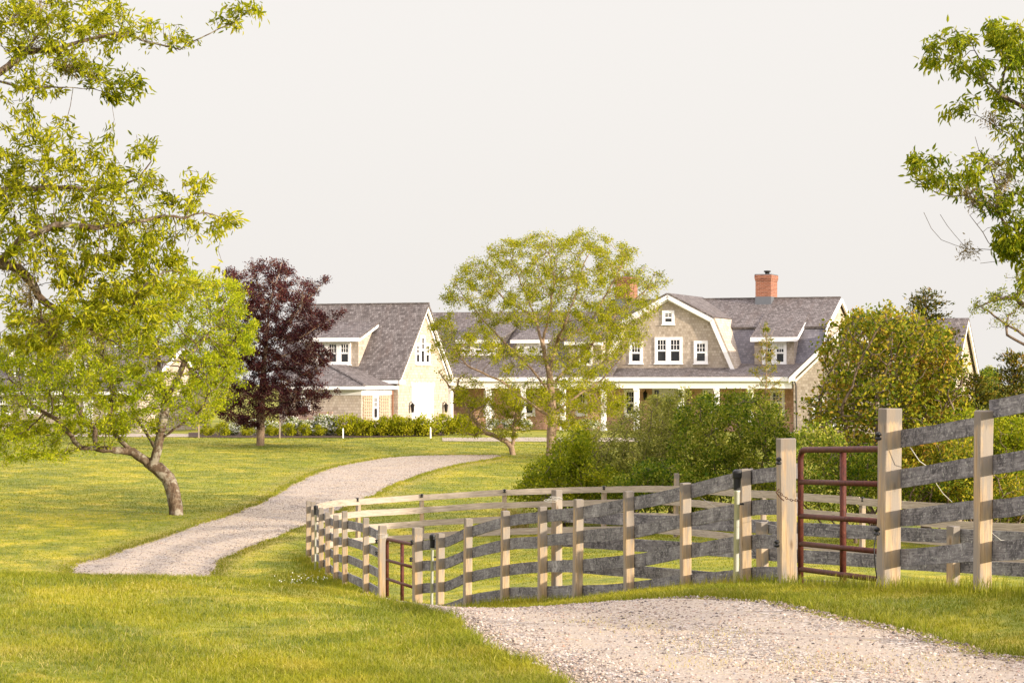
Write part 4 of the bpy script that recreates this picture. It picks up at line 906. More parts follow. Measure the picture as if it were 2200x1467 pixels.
# T6: overhanging tree at the right
Y = 24
T6, p6 = tree('willow_oak', 'near tree whose mossy branches reach in from the right edge', ((2820-1100)/F*Y, Y), [
 [(2820,1300,0),(2815,1050,0),(2780,850,0),(2700,650,0),(2640,450,0),(2600,250,0),(2560,50,0)],
 [(2700,650,0),(2500,640,0),(2330,620,0),(2260,590,0),(2200,568,0),(2163,541,0),(2139,534,0),(2079,537,0),(2024,517,0),(2000,490,0),(1984,458,0)],
 [(2139,534,0),(2110,500,0),(2084,462,0)],[(2079,537,0),(2050,505,0),(2018,462,0)],[(2170,555,0),(2140,562,0),(2106,567,0)],
 [(2330,620,0),(2260,540,.1),(2200,500,.1),(2165,480,.1),(2145,450,.1),(2100,432,.1),(2082,418,.1),(2040,420,.1),(2012,416,0),(1980,395,0),(1960,372,0)],
 [(2145,450,.1),(2150,400,.2),(2135,350,.2),(2110,320,.1),(2100,290,.1)],
 [(2640,450,0),(2450,350,.2),(2300,270,.2),(2200,222,.2),(2151,198,.1),(2117,168,.1),(2080,148,0),(2040,134,0),(2012,126,0)],
 [(2300,330,.2),(2200,300,.2),(2140,268,.1),(2105,250,.1),(2058,238,0)],[(2117,168,.1),(2110,130,.1),(2085,80,.1)],[(2151,198,0),(2160,150,0),(2140,80,0)]],
 [(2005,105,28,25),(2055,85,25,40),(2085,120,50,25),(2130,75,25,38),(2150,110,40,40),(2180,85,18,18),(2080,155,45,16),(2155,178,25,22),(2130,185,20,10),(2065,218,32,14),(2040,238,16,16),(2180,245,40,50),(2210,100,20,40),
  (1972,345,20,30),(2008,360,35,25),(2060,365,50,35),(2100,350,30,25),(2040,400,60,14),(2105,405,40,20),(2185,340,40,45),(2190,430,40,55),(2195,490,30,35),(2160,528,24,13),(2200,530,25,20),(2195,615,20,25),(2260,300,60,200),(2280,520,60,80),(2420,150,140,120),(2620,100,170,150),(2560,-100,200,120),(2800,200,150,130),(2480,420,120,90),(2760,450,130,100),(2900,0,130,130)],
 Y, .8, 5200, 31000, .09, ('barkl', 'leafd'), .15, .0028, .13, .15, detail=True, seed=22, hw=800, cx=2500, spread=.32, droop=-.8, pw=.80, lw=.32)
c = [np.array(at(*q)) for q in [(2082,418,24.1),(2095,428,24.1),(2110,436,24.1),(2125,440,24.1),(2079,538,24),(2150,400,24.1),(2160,380,24.1),(2130,260,24),(2150,445,24.1),(2135,350,24.2)]]
moss(T6, c, n=1300, sig=.045)
# T2: leaning tree on the lawn
b2 = hit(378, 1106); Y = b2.y
tree('leaning_tree', 'leaning lawn tree with bright yellow green crown and crooked trunk', (b2.x, b2.y), [
 [(380,1106,0),(374,1062,0),(360,1028,0),(338,1004,0),(310,988,0),(285,970,0),(262,950,0),(242,925,.1),(232,895,.2),(240,850,.3),(225,790,.3)],
 [(285,970,0),(250,966,-.2),(215,963,-.3),(180,960,-.4),(168,948,-.5),(160,935,-.5),(130,900,-.6),(80,870,-.7)],
 [(215,963,-.3),(206,940,-.2),(208,920,-.2),(185,905,0),(160,870,.2),(120,830,.4)],
 [(330,1000,0),(337,972,-.1),(346,940,-.2),(355,900,-.3),(360,862,-.3),(385,815,-.4),(400,780,-.4),(430,740,-.4),(470,700,-.3)],
 [(344,945,-.2),(375,925,-.4),(410,900,-.6),(450,870,-.8)],[(360,862,-.3),(340,800,.3),(330,740,.6)],[(337,972,0),(310,940,.8),(280,900,1.2)]],
 [(480,645,60,50),(410,625,70,45),(535,705,22,28),(500,740,50,50),(430,740,60,60),(340,700,80,60),(240,740,90,70),(120,780,90,70),(20,800,60,80),(30,880,70,60),(150,850,80,60),(260,840,80,60),(360,840,55,45),(450,840,50,50),(60,950,70,32),(140,978,40,14),(20,990,30,12),(300,905,55,28),(420,895,45,28),(300,640,80,50),(200,690,90,50),(100,720,70,50),(200,920,60,25),(490,800,35,30)],
 Y, 3.0, 6000, 84000, .10, ('barkl', 'leafb'), .20, .0045, .17, .185, seed=33, hw=300, cx=270, spread=.42, droop=.1, pw=.58, clump=5)
# T3: copper beech
b3 = hit(559, 957, 80); Y = b3.y
lim = [[(559,957,0),(559,920,0),(560,880,0),(565,820,0),(570,760,0),(575,700,0),(580,640,0)]]
for px, py, a, b in ((560,900,470,870),(562,880,690,855),(560,860,450,790),(565,840,700,780),(566,810,500,720),(568,780,710,700),(570,750,530,640),(572,730,660,640),(575,700,610,600),(562,870,620,880),(575,690,600,562),(573,700,545,566),(578,680,626,578),(570,720,494,580),(574,730,698,598),(570,760,735,668),(564,860,712,846),(566,800,716,752),(562,870,482,892),(566,790,458,790),(572,730,702,704)):
    lim.append([(px,py,0),((px*.6+a*.4),(py*.62+b*.38)+8,random.Random(px+py).uniform(-1,1)),(a,b,random.Random(a).uniform(-1.5,1.5))])
tree('copper_beech', 'dark purple leaved copper beech with a straight tan trunk', (b3.x, b3.y), lim,
 [(545,575,9,22),(600,575,12,22),(625,588,10,16),(495,590,14,14),(695,605,12,12),(570,615,40,35),(640,630,45,30),(520,620,35,28),(600,680,95,45),(530,690,60,50),(580,750,105,50),(695,690,30,18),(722,680,14,8),(520,800,60,50),(620,800,80,40),(680,770,40,22),(560,850,90,40),(640,850,60,22),(700,848,26,9),(490,880,28,22),(450,800,40,35),(600,890,60,14),(530,905,50,14),(735,672,10,6),(640,885,50,10),(475,760,30,30)],
 Y, 2.6, 5500, 84000, .105, ('barkd', 'leafr'), .19, .007, .26, .28, seed=44, hw=150, cx=580, clump=7.0, spread=.36, droop=.25, pw=.6, grav=.12, lw=.5)
# T4: wide tree before the house
b4 = hit(1184, 984, 80); Y = b4.y
lim = [[(1184,984,0),(1184,940,0),(1188,900,0),(1184,850,0),(1180,800,0)]]
for pts in ([(1180,800),(1165,740),(1150,680),(1120,610),(1100,560)],[(1180,800),(1195,740),(1215,690),(1240,620),(1260,550)],[(1184,850),(1140,790),(1090,740),(1040,690),(1000,640)],
            [(1182,830),(1230,780),(1280,730),(1330,670),(1390,620)],[(1186,890),(1240,850),(1290,820),(1340,760)],[(1186,900),(1130,860),(1080,820),(1010,790),(960,740)],
            [(1165,740),(1180,680),(1190,600),(1180,540)],[(1195,740),(1270,690),(1310,620),(1340,560)],[(1186,890),(1230,880),(1270,870)],[(1150,680),(1090,650),(1050,600)]):
    lim.append([(a, b, random.Random(a*7+b).uniform(-.8, .8) if i else 0) for i, (a, b) in enumerate(pts)])
tree('spreading_tree', 'wide airy yellow green tree standing on the lawn before the house', (b4.x, b4.y), lim,
 [(1090,540,45,22),(1160,530,55,26),(1250,525,50,25),(1325,560,45,38),(1385,600,35,25),(1425,605,18,14),(1025,590,45,35),(1100,600,70,35),(1200,600,70,40),(1290,620,60,45),(980,640,35,24),(1060,660,60,35),(1150,670,70,35),(1250,690,60,35),(1340,665,55,45),(955,705,30,28),(960,755,40,28),(1030,735,50,38),(1110,770,50,30,.7),(1200,765,60,30,.7),(1300,740,50,45),(1360,720,35,28),(1250,835,60,38),(1180,850,50,35),(1305,860,45,38),(1225,900,60,25),(1120,850,50,30),(1400,660,25,20,.7),(1270,785,40,30)],
 Y, 4.0, 6500, 88000, .11, ('barkd', 'leaf'), .21, .007, .27, .29, seed=55, hw=260, cx=1190, spread=.36, droop=0, pw=.64, clump=5.5)
# T5: small bent tree
b5 = hit(1103, 977, 80); Y = b5.y
tree('bent_sapling', 'small crooked tree leaning left beside the wide lawn tree', (b5.x, b5.y), [
 [(1103,977,0),(1099,960,0),(1088,948,0),(1068,938,0),(1045,930,0),(1030,915,0),(1010,890,0),(992,865,0),(975,840,0),(958,820,0),(942,798,0)],
 [(1101,965,0),(1104,940,0),(1104,915,.1),(1112,880,.2)],[(1045,930,0),(1020,934,-.3),(995,930,-.5)],[(975,840,0),(985,815,.2),(1000,800,.3)]],
 [(1045,880,48,30),(1105,880,30,30),(1000,850,34,34),(950,800,14,14),(1015,925,35,12),(965,815,22,14,.5),(1075,850,35,25),(1060,925,40,14),(1130,910,25,22),(1005,820,22,18,.6)],
 Y, 1.4, 900, 8500, .11, ('barkd', 'leaf'), .13, .008, .28, .32, clump=6, seed=66, hw=100, cx=1050, spread=.36, pw=.5)
# T7: thin tree at the right, further back
Y = 60
tree('airy_tree', 'thin wispy tree at the right edge above the cedars', ((2330-1100)/F*Y, Y), [
 [(2330,1080,0),(2325,950,0),(2310,850,0),(2280,760,0),(2240,680,0),(2200,620,0)],[(2280,760,0),(2200,720,0),(2150,690,0),(2110,660,0)],[(2240,680,0),(2180,640,0),(2130,645,0),(2090,665,0)],[(2310,850,0),(2240,760,.3),(2170,720,.3)]],
 [(2110,655,28,18,.8),(2150,640,35,22,.9),(2190,600,30,30),(2190,660,35,30,.8),(2160,690,40,18,.3),(2250,620,50,60),(2210,560,20,20),(2300,560,60,60)],
 Y, 1.6, 900, 5200, .09, ('bark', 'leafd'), .16, .006, .22, .26, seed=77, hw=220, cx=2250, spread=.3, pw=.55)
# sapling in front of the porch
b = hit(1645, 950, 90); Y = 105
lim = [[(1645,985,0),(1645,920,0),(1645,860,0),(1646,800,0),(1647,740,0),(1646,695,0)]]
for i in range(10):
    y = 880-i*17; s_ = -1 if i % 2 else 1; wd = 42-i*3; lim.append([(1645,y,0),(1645+s_*wd*.5,y-18,.2*s_),(1645+s_*wd,y-34,.3*s_)])
tree('porch_sapling', 'slender yellowish sapling standing against the porch roof', ((1645-1100)/F*Y, Y), lim,
 [(1646,700,5,12),(1647,730,12,18),(1648,765,20,18),(1640,800,26,18),(1650,835,32,18,.7),(1645,870,34,20,.5)], Y, .6, 420, 4200, .09, ('barkd', 'leafv'), .045, .009, .2, .2, seed=88, hw=45, cx=1645, spread=.25, pw=.5)

# shrubs
def shrub(name, label, blobs, Y, depth, natt, nleaf, leaf, mat, seed, bark='bark', cat='shrub', group=None, step=.26, flowers=0, basepy=None, stems=7, spread=.5, Rb=.05, detail=False, lw=.5, twig=.006):
    B = np.array([b[:4] for b in blobs], float); cx = (B[:,0]*B[:,2]).sum()/B[:,2].sum(); X = (cx-1100)/F*Y; zb = tz(X, Y); pyb = HY+(CAMZ-zb)*F/Y
    rr = random.Random(seed); x0 = (B[:,0]-B[:,2]).min(); x1 = (B[:,0]+B[:,2]).max(); ty = B[:,1].min()
    lim = [[(cx, pyb, 0), (cx, pyb-(pyb-ty)*.35, 0)]]
    for i in range(stems):
        tx = x0+(x1-x0)*(i+.5)/stems; d = rr.uniform(-.6, .6)*depth
        lim.append([(cx, pyb-4, 0), (cx*.6+tx*.4, pyb-(pyb-ty)*.15, d*.4), (tx*.85+cx*.15, pyb-(pyb-ty)*rr.uniform(.35, .6), d)])
    return tree(name, label, (X, Y), lim, blobs, Y, depth, natt, nleaf, leaf, (bark, mat), Rb, twig, step, step*1.15, cat=cat, group=group, seed=seed, spread=spread, droop=.15, tipmax=4, pw=.5, flowers=flowers, detail=detail, lw=lw)
shrub('green_shrub', 'dense dark green rounded shrub behind the back fence in front of the porch', [(1560,880,60,35),(1500,900,50,40),(1630,890,60,38),(1580,940,110,50),(1500,970,70,50),(1660,960,55,50),(1560,1010,130,50),(1650,1020,60,50),(1520,860,20,16),(1480,1040,60,50),(1600,855,30,16)], 63, 2.0, 2000, 42000, .085, 'leafg', 101, step=.2)
shrub('sage_shrub', 'loose grey green shrub between the wide tree and the dark rounded shrub', [(1380,905,50,30),(1330,940,60,40),(1430,930,50,45),(1280,960,50,35),(1360,990,90,45),(1260,1000,60,40),(1440,1000,50,45),(1400,870,22,22),(1300,1050,120,40)], 65, 1.8, 1900, 30000, .075, 'leafs', 102, step=.2)
shrub('slender_shrub', 'tall feathery shrub rising before the front door', [(1445,880,22,20),(1430,860,14,22),(1465,850,16,18),(1440,920,35,30),(1470,885,22,18),(1410,900,20,18)], 66.5, .9, 500, 6500, .08, 'leafs', 103, step=.2, stems=4)
shrub('low_shrub', 'low bright green shrub at the left end of the hedge row by the back fence', [(1180,1010,45,28),(1230,990,45,38),(1150,1035,40,20),(1220,1035,70,35),(1290,1040,60,40),(1215,950,25,20,.7),(1250,945,22,20),(1180,1060,90,30)], 62.5, 1.4, 1300, 22000, .085, 'leafd', 104, step=.2)
shrub('low_shrub', 'dark green shrub low behind the middle of the back fence', [(1380,1040,90,30),(1480,1045,80,30),(1420,1010,60,24),(1340,1065,80,30),(1450,1075,90,30)], 61.5, 1.0, 900, 17000, .085, 'leafg', 105, step=.2)
shrub('vine_covered_tree', 'big rounded mound of vines with brown tangled stems right of the house', [(1895,688,50,30),(1850,715,40,40),(1960,712,55,35),(1925,668,16,14),(1870,672,14,12),(1780,745,22,10),(2010,740,40,45),(1800,770,20,25),(1850,790,60,50),(1930,770,80,60),(2030,800,45,50),(1800,850,60,50),(1880,870,80,60),(1980,860,80,55),(1760,890,35,40),(1830,940,80,60,.6),(1930,950,80,60,.7),(2020,920,60,50),(1880,1010,120,50,.5),(1780,980,50,50,.7),(2060,860,35,30),(1810,700,25,20,.7),(1790,725,14,8,.8)], 58, 2.4, 4200, 24000, .11, 'leafv', 106, step=.2, Rb=.12, stems=12, spread=.5, cat='tree', lw=.75, twig=.011)
def conifer(name, label, px, pyt, pyb_, wpx, Y, seed, n=16000, mat='leafc'):
    """juniper: layered flat sprays around a leader"""
    rg = np.random.default_rng(seed); X = (px-1100)/F*Y; zb = tz(X, Y); zt = CAMZ+(HY-pyt)/F*Y; Hh = zt-zb; Wm = wpx/F*Y
    ro = empty(name, (X, Y, zb), 0, label=label, cat='tree')
    tk = MB().tube([(0, 0, -.1), (.05, 0, Hh*.5), (0, 0, Hh*.97)], [.13, .08, .015], 8); Pc = []; Dd = []
    nb = 110
    for i in range(nb):
        f = (i+.5)/nb; z = Hh*(.08+.9*f); L = Wm*(1-f)**.5*rg.uniform(.55, 1.1)+.12; a = i*2.4+rg.normal(0, .3); up = rg.uniform(.05, .45)
        d = np.array([math.cos(a), math.sin(a), up]); tk.tube([(0, 0, z), tuple(np.array([0, 0, z])+d*L*.6), tuple(np.array([0, 0, z])+d*L+[0, 0, .08*L])], [.025*(1-f)+.008, .012, .004], 4)
        k = int(n/nb*(L/(Wm*.65+.12))); s_ = rg.random(k)**.6; c = np.array([0, 0, z])+d*L*s_[:,None]+rg.normal(0, 1, (k, 3))*[.12, .12, .05]*(.5+.6*s_[:,None])
        Pc.append(c); Dd.append(np.repeat(d[None], k, 0)+rg.normal(0, .5, (k, 3))+[0, 0, .35])
    tk.build('trunk', M['bark'], ro); Pc = np.concatenate(Pc); Dd = np.concatenate(Dd); L = rg.uniform(.06, .14, len(Pc))
    V, Fs, var = leaves_np(Pc, Dd, L, L*.35, rg); link('crown', mesh_np('crown', V, Fs, {'var': var}), M[mat], ro)
conifer('juniper', 'dark juniper whose top pokes out behind the vine covered tree', 1988, 618, 1000, 100, 61.5, 201, 22000)
conifer('juniper', 'dark juniper at the right edge behind the tall fence board', 2178, 752, 1000, 85, 60, 202, 16000)
conifer('juniper', 'low orange tipped juniper between the vine mound and the right edge', 2095, 800, 1000, 75, 59, 203, 14000)
conifer('juniper', 'broad low juniper cut off by the right edge of the picture', 2250, 780, 1000, 95, 57, 204, 12000)
shrub('hedge_shrub', 'yellow green shrub under the junipers behind the right hand fence', [(2080,920,60,40),(2150,930,60,40),(2200,960,60,50),(2100,980,90,50),(2200,1020,90,50),(2080,1040,80,40)], 55, 1.4, 1300, 18000, .095, 'leafd', 108, step=.2)
shrub('hedge_shrub', 'tangled shrub seen through the large gate', [(1760,950,50,45),(1820,1000,70,45),(1900,1010,80,50),(1750,1030,70,40),(1980,1020,80,45),(1700,1010,45,45),(1850,1060,120,30)], 55, 1.2, 1500, 15000, .09, 'leafg', 109, step=.2)
shrub('hedge_shrub', 'leafy shrub reaching over the right hand fence boards', [(1990,960,60,45),(2060,970,50,40),(2010,1010,80,40),(2130,1040,90,35)], 53, 1.0, 900, 11000, .095, 'leafv', 110, step=.2)

# foundation planting in front of the garage: small rounded shrubs and white flowering ones
rr = random.Random(8); protos = []
for s_ in range(3):
    X = -8.5; Y = 124; px = 1100+X*F/Y; zb = tz(X, Y); pyb = HY+(CAMZ-zb)*F/Y
    o, _ = shrub('boxwood', 'x', [(px,pyb-14,15,11),(px-7,pyb-8,10,8),(px+7,pyb-9,10,8)], Y, .38, 160, 1500, .085, 'leaf', 300+s_, step=.13, stems=4, Rb=.02, group='clipped shrubs along the house bed')
    protos.append(o)
spots = [(445,936,1),(478,936,1),(533,937,.9),(585,937,.9),(620,937,1)]+[(752+i*19+rr.uniform(-3, 3), 936-(i % 3)*.8, rr.uniform(1.3, 1.75)) for i in range(10)]+[(960,932,1.6),(985,932,1.6),(935,931,.8),(1010,931,1.0),(655,938,.9),(690,938,.9)]
words = {0:'clipped shrub in the bed left of the copper beech trunk'}
wl = ['first small shrub left of the beech','second small shrub left of the beech','small shrub at the foot of the beech','small shrub just right of the beech trunk','small shrub between the white flowering bushes']
def lab(i, px):
    if i < 5: return wl[i]
    if i < 15: return '%s yellow green shrub from the left in the garage hedge row' % ['first','second','third','fourth','fifth','sixth','seventh','eighth','ninth','tenth'][i-5]
    return ['dark round shrub right of the white barn door','dark round shrub second right of the barn door','small shrub directly before the white barn door','dark round shrub nearest the small crooked tree','small shrub left of the plank screen','small shrub in front of the plank screen'][i-15]
used = set()
for i, (px, pyb, sc) in enumerate(spots):
    k = i % 3; src = protos[k]; Y = 122.3 if i < 15 or i > 18 else 124; X = (px-1100)/F*Y
    if k not in used: o = src; used.add(k)
    else:
        o = src.copy(); C.objects.link(o)
        for chd in src.children: c2 = chd.copy(); C.objects.link(c2); c2.parent = o
    o.location = (X, Y, tz(X, Y)+.02); o.rotation_euler = (0, 0, rr.uniform(-.5, .5)); o.scale = (sc, sc, sc*rr.uniform(.9, 1.15)); o['label'] = lab(i, px); o['category'] = 'shrub'; o['group'] = 'clipped shrubs along the house bed'
px, Y = 640, 123; zb = tz((px-1100)/F*Y, Y); pyb = HY+(CAMZ-zb)*F/Y
hyd, _ = shrub('flowering_shrub', 'white flowering bush directly left of the plank screen', [(px,pyb-24,17,14),(px-4,pyb-12,16,10),(px+5,pyb-34,10,8)], Y, .5, 260, 2200, .10, 'leafg', 320, step=.15, stems=4, Rb=.02, flowers=260, group='white flowering bushes')
for px, sc, lb in ((702,1.15,'tall white flowering bush before the plank screen'),(660,.85,'low white flowering bush between its two taller neighbours'),(540,.9,'white flowering bush left of the beech trunk'),(583,.8,'white flowering bush right behind the beech trunk'),(500,.7,'leftmost white flowering bush of the garage bed')):
    Y = 122.8; X = (px-1100)/F*Y; o = hyd.copy(); C.objects.link(o)
    for chd in hyd.children: c2 = chd.copy(); C.objects.link(c2); c2.parent = o
    o.location = (X, Y, tz(X, Y)); o.scale = (sc,)*3; o.rotation_euler = (0, 0, rr.uniform(0, 6)); o['label'] = lb
hyd.location.x -= .3
# white blooms along the porch
for i, px in enumerate((1060, 1095, 1130, 1215, 1250, 1275)):
    Y = 131-.342*0+0; X = (px-1100)/F*Y; o = hyd.copy(); C.objects.link(o)
    for chd in hyd.children: c2 = chd.copy(); C.objects.link(c2); c2.parent = o
    Y = O[1]+EV*cs-(px-968)/F*131/cs*sn-1.2; X = (px-1100)/F*Y
    o.location = (X, Y, tz(X, Y)+.1); o.scale = (.8, .8, .55); o.rotation_euler = (0, 0, i*1.3)
    o['label'] = '%s low white bloom from the left along the porch edge' % ['first','second','third','fourth','fifth','sixth'][i]
# shrubs and dark hedge before the cottage
for px, sc, lb in ((20,1.6,'leftmost dark shrub before the cottage'),(75,1.4,'dark shrub under the cottage middle windows'),(140,1.3,'dark shrub left of the cottage door'),(240,1.5,'dark shrub right of the cottage door')):
    Y = 124; X = (px-1100)/F*Y; src = protos[1]; o = src.copy(); C.objects.link(o)
    for chd in src.children: c2 = chd.copy(); C.objects.link(c2); c2.parent = o
    o.location = (X, Y, tz(X, Y)); o.scale = (sc*1.4, sc, sc); o['label'] = lb; o['category'] = 'shrub'; o['group'] = 'shrubs before the cottage'
# far trees on the horizon
for px, w, h_, lb in ((2125,26,9,'tiny distant tree on the horizon right of the barn'),(2420,120,9,'distant tree beyond the right edge, nearest the barn'),(2750,140,9,'distant tree well beyond the right edge of the picture'),(-250,120,30,'distant tree beyond the left edge of the picture'),(30,70,40,'distant tree far behind the cottage at the left'),(395,40,35,'distant tree showing between the cottage and the beech')):
    Y = 210; zb = -.9; pyb = HY+(CAMZ-zb)*F/Y; top = 795 if px > 1000 else 790
    shrub('distant_tree', lb, [(px,top+10,w*.6,12),(px-w*.3,top+18,w*.5,14),(px+w*.3,top+18,w*.5,14),(px,top+40,w*.7,20)], Y, 2, 500, 6000, .28, 'leafg', 400+px, step=.5, cat='tree', Rb=.2)

# ---------------------------------------------------------------- grass, pebbles
def blades(name, X, Y, Hh, Wd, rg, lean=.95, z=None):
    n = len(X); z = terr(X, Y)-.004 if z is None else z; a = rg.uniform(0, 2*PI, n); S = np.stack([np.cos(a), np.sin(a), np.zeros(n)], 1)
    b = rg.uniform(0, 2*PI, n); Ln = rg.random(n)*lean; Dv = np.stack([np.cos(b)*Ln, np.sin(b)*Ln, np.ones(n)], 1)
    P = np.stack([X, Y, z], 1); Hh = Hh[:,None]; Wd = Wd[:,None]
    m = P+Dv*Hh*.55*[.7, .7, 1]; t = P+Dv*Hh*[1.5, 1.5, .95]
    V = np.stack([P-S*Wd/2, P+S*Wd/2, m+S*Wd*.38, m-S*Wd*.38, t], 1).reshape(-1, 3); i = np.arange(n)*5
    Fs = [np.stack([i, i+1, i+2, i+3], 1), np.stack([i+3, i+2, i+4], 1)]
    return mesh_np(name, V, Fs, {'var': np.repeat(rg.random(n), 5), 'tip': np.tile([0, 0, .5, .5, 1], n)})
rg = np.random.default_rng(77)
FP = np.array(PX+[((px-1100)/F*Y, Y) for px, Y, z in bp])
def fdist(X, Y):
    d = np.full(len(X), 99.)
    for P_ in (np.array([(PX[0][0]+.9, 14.2)]+PX), np.array([((px-1100)/F*Y_, Y_) for px, Y_, z in bp]), np.array([((px-1100)/F*Y_, Y_) for px, Y_, z in cpz])):
        for a, b in zip(P_[:-1], P_[1:]):
            ab = b-a; t = np.clip(((X-a[0])*ab[0]+(Y-a[1])*ab[1])/(ab@ab), 0, 1); d = np.minimum(d, np.hypot(X-a[0]-ab[0]*t, Y-a[1]-ab[1]*t))
    return d
def dryness(X, Y):
    d = np.full(len(X), 99.); near = (np.abs(X) < 14) & (Y < 100) & (Y > 5); Q = np.concatenate([RL[::6], RR[::6]]); xs, ys = X[near], Y[near]; dd = np.full(len(xs), 99.)
    for p in Q: dd = np.minimum(dd, np.hypot(xs-p[0], ys-p[1]))
    d[near] = dd; return np.clip(1-d/(.25+.012*np.maximum(Y, 0)), 0, 1)**1.5*.75
_dv = dryness(Vg[:,0], Vg[:,1]); _at = GROUND.data.attributes.new('dry', 'FLOAT', 'POINT'); _at.data.foreach_set('value', _dv.astype(np.float32))
def rdist(X, Y):
    d = np.full(len(X), 99.)
    for P_ in (RL[:700:8], RR[:700:8]):
        for p in P_: d = np.minimum(d, np.hypot(X-p[0], Y-p[1]))
    return d
n = 620000
Yb = 12.2*np.exp(rg.random(n)**1.25*math.log(78/12.2)); Xb = rg.uniform(-.245, .245, n)*Yb
n2 = 60000; Y2 = 12.2*np.exp(rg.random(n2)*math.log(45/12.2)); X2 = rg.uniform(.245, .42, n2)*np.where(rg.random(n2) < .6, 1, -1)*Y2; Xb = np.r_[Xb, X2]; Yb = np.r_[Yb, Y2]
k = ~inside(Xb, Yb); Xb, Yb = Xb[k], Yb[k]
fd = fdist(Xb, Yb); rd = rdist(Xb, Yb)
hh = .016+.026*rg.random(len(Xb))**1.4; hh += np.clip(.45-rd, 0, .45)*.13*(Yb < 30)*rg.random(len(Xb))+np.clip(.4-fd, 0, .4)*.2*rg.random(len(Xb))**2
patch = np.sin(Xb*1.7+np.sin(Yb*.9)*2)*np.sin(Yb*1.3+Xb*.6)+.9*np.sin(Xb*19+3*np.sin(Yb*7))*np.sin(Yb*17+2*np.sin(Xb*11))+.5*np.sin(Xb*41+Yb*13)*np.sin(Yb*37-Xb*9); hh *= np.clip(1.1+.42*patch, .35, 2.2)
hh *= 1+np.clip((Yb-30)/60, 0, .8)*0-np.clip((Yb-25)/40, 0, .45)
tag(link('lawn_grass', blades('lawn_grass', Xb, Yb, hh, .0042*(Yb/14)**.8*rg.uniform(.7, 1.3, len(Xb)), rg), M['blade']), 'short yellow green lawn grass in fine blades', 'grass', kind='stuff')
n = 30000; X = rg.uniform(-.235, .235, n); Yy = 12.4*np.exp(rg.random(n)**1.1*math.log(34/12.4)); X = X*Yy; k = ~inside(X, Yy); X, Yy = X[k], Yy[k]
cl_ = np.sin(X*1.9+1.3*np.sin(Yy*1.1))*np.sin(Yy*1.5+X*.8); k = rg.random(len(X)) < np.clip(.35+.6*cl_, .05, 1); X, Yy = X[k], Yy[k]
tag(link('seeding_grass', blades('seeding_grass', X, Yy, (.028+.035*rg.random(len(X))**1.5), .0034*(Yy/14)**.8*np.ones(len(X)), rg, 1.1), M['straw']), 'pale seeding grass stalks standing above the near lawn', 'grass', kind='stuff')
# short turf further away, seen as texture
n = 230000; Yf = 44*np.exp(rg.random(n)**.8*math.log(122/44)); Xf = rg.uniform(-.235, .16, n)*Yf; k = ~inside(Xf, Yf); Xf, Yf = Xf[k], Yf[k]
tag(link('far_lawn_grass', blades('far_lawn_grass', Xf, Yf, .028+.03*rg.random(len(Xf))**2, .012*(Yf/50)*rg.uniform(.6, 1.4, len(Xf)), rg, 1.3), M['blade']), 'mown turf of the wide lawn beyond the driveway', 'grass', kind='stuff')
# ragged grass hanging over the drive's edges
k = 26000; E = np.concatenate([RL, RR]); side_ = np.r_[-np.ones(NR), np.ones(NR)]; j = rg.integers(0, len(E), k); Xe = E[j,0]+side_[j]*(np.abs(rg.normal(0, .16, k))-.05); Ye = E[j,1]+rg.normal(0, .1, k); kk = Ye > 11
tag(link('verge_grass', blades('verge_grass', Xe[kk], Ye[kk], .03+.07*rg.random(kk.sum())**2, .004*(Ye[kk]/14)**.8, rg, 1.1), M['blade']), 'rough grass along both edges of the driveway', 'grass', kind='stuff')
# taller seeding grass along the fence feet
X = []; Yy = []
for (x0, y0), (x1, y1) in zip(PX[:-1], PX[1:]):
    k = int(900 if y0 > 25 else 1500); f = rg.random(k); X.append(x0+(x1-x0)*f+rg.normal(0, .16, k)-.05); Yy.append(y0+(y1-y0)*f+rg.normal(0, .16, k))
k = 2600; X.append(rg.normal(-4.4, .5, k)); Yy.append(rg.normal(48, 3, k))
X = np.concatenate(X); Yy = np.concatenate(Yy); k = ~inside(X, Yy); X, Yy = X[k], Yy[k]
tag(link('tall_grass', blades('tall_grass', X, Yy, .04+.13*rg.random(len(X))**2, .0045*(Yy/16)**.7, rg, .3), M['blade']), 'taller rough grass along the foot of the fence', 'grass', kind='stuff')
# tuft of dry straw left of the shrubs
for px, lb in ((1105, 'dry straw coloured grass tuft at the left foot of the shrubs'),):
    Y = 63 if px == 1105 else 90
    X0 = (px-1100)/F*Y; k = 420 if px == 1105 else 120; X = rg.normal(X0, .22, k); Yy = rg.normal(Y, .2, k); h_ = .25+.65*rg.random(k); 
    tag(link('straw_tuft', blades('straw_tuft', X, Yy, h_, np.full(k, .012), rg, .4), M['straw']), lb, 'grass tuft')
# clover blossoms near the bend
k = 130; X = rg.normal(-4.15, .3, k); Yy = rg.normal(46.5, 2, k); V, Fs, var = leaves_np(np.stack([X, Yy, terr(X, Yy)+.10], 1), rg.normal(size=(k, 3)), np.full(k, .03), np.full(k, .03), rg)
tag(link('clover_flowers', mesh_np('clover_flowers', V, Fs, {'var': var}), M['flower']), 'scattered white clover blossoms in the grass by the fence bend', 'flowers', kind='stuff')
k = 1000; cxy = np.array([(1.9,15.0),(2.2,14.4),(1.2,15.8),(.9,17.2),(1.5,16.6),(2.6,14.8),(1.7,14.2),(.6,18.0),(1.1,14.6)]); j = rg.integers(0, len(cxy), k)
X = cxy[j,0]+rg.normal(0, .16, k); Yy = cxy[j,1]+rg.normal(0, .3, k)
tag(link('driveway_weeds', blades('driveway_weeds', X, Yy, .012+.02*rg.random(k), np.full(k, .004), rg, 1.4, z=terr(X, Yy)+.016), M['straw']), 'thin yellowish weeds growing through the near gravel', 'weeds', kind='stuff')
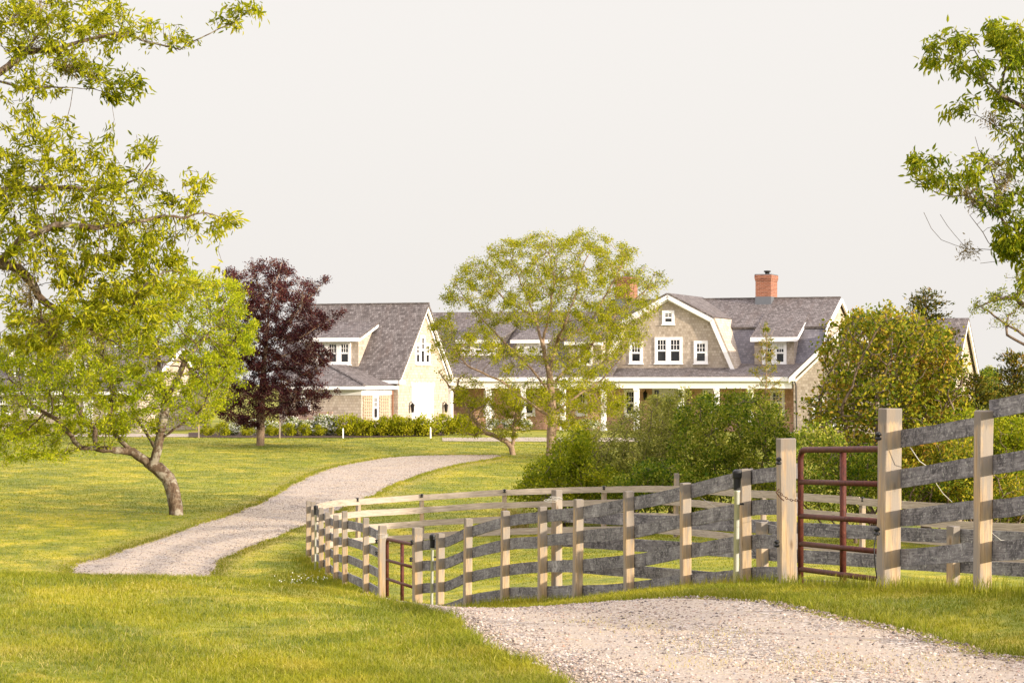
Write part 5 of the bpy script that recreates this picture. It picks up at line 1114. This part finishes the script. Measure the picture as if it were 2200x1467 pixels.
# pebbles on the near gravel
n = 90000; Yb = 12.6*np.exp(rg.random(n)*math.log(25/12.6)); Xb = rg.uniform(-.08, .26, n)*Yb; k = inside(Xb, Yb); Xb, Yb = Xb[k], Yb[k]
dn = rdist(Xb, Yb); ctrx = np.interp(Yb, RL[:500,1], (RL[:500,0]+RR[:500,0])/2); tr_ = np.clip(np.abs(np.abs(Xb-ctrx)-.85)/.45, 0, 1); keep = rg.random(len(Xb)) < (.12+.5*np.clip(1-dn/.9, 0, 1)+.45*tr_); Xb, Yb = Xb[keep], Yb[keep]
n = len(Xb); sz = .005+.015*rg.random(n)**4+.001; base_ = np.array([(1,0,0),(0,1,0),(-1,0,0),(0,-1,0),(0,0,.62),(0,0,-.5)], float)
off = base_[None]*rg.uniform(.65, 1.25, (n, 6, 1)); a = rg.uniform(0, 2*PI, n); ca, sa = np.cos(a)[:,None], np.sin(a)[:,None]
ox = off[...,0]*ca-off[...,1]*sa*.75; oy = off[...,0]*sa+off[...,1]*ca*.75; ctr = np.stack([Xb, Yb, terr(Xb, Yb)+.018], 1)
V = ctr[:,None]+np.stack([ox, oy, off[...,2]], -1)*sz[:,None,None]; i = (np.arange(n)*6)[:,None]
nf = 22000; jf = rg.integers(560, NR-1, nf); ff = rg.random(nf)**.9; pf = RL[jf]*(1-ff[:,None])+RR[jf]*ff[:,None]+rg.normal(0, .05, (nf, 2)); sf = .009+.016*rg.random(nf)**2.5
tri = np.array([(0,1,4),(1,2,4),(2,3,4),(3,0,4),(1,0,5),(2,1,5),(3,2,5),(0,3,5)])
tag(link('gravel_stones', mesh_np('gravel_stones', V.reshape(-1, 3), [(i[:,:,None]+tri[None]).reshape(-1, 3)], {'var': np.repeat(rg.random(n), 6)}), M['stone']), 'loose pale gravel stones on the near driveway', 'gravel', kind='stuff')

of = base_[None]*rg.uniform(.65, 1.25, (nf, 6, 1)); cf = np.stack([pf[:,0], pf[:,1], terr(pf[:,0], pf[:,1])+.02], 1); Vf = cf[:,None]+of*sf[:,None,None]; i = (np.arange(nf)*6)[:,None]
tag(link('far_gravel_stones', mesh_np('far_gravel_stones', Vf.reshape(-1, 3), [(i[:,:,None]+tri[None]).reshape(-1, 3)], {'var': np.repeat(rg.random(nf), 6)}), M['stone']), 'loose stones on the far winding part of the driveway', 'gravel', kind='stuff')
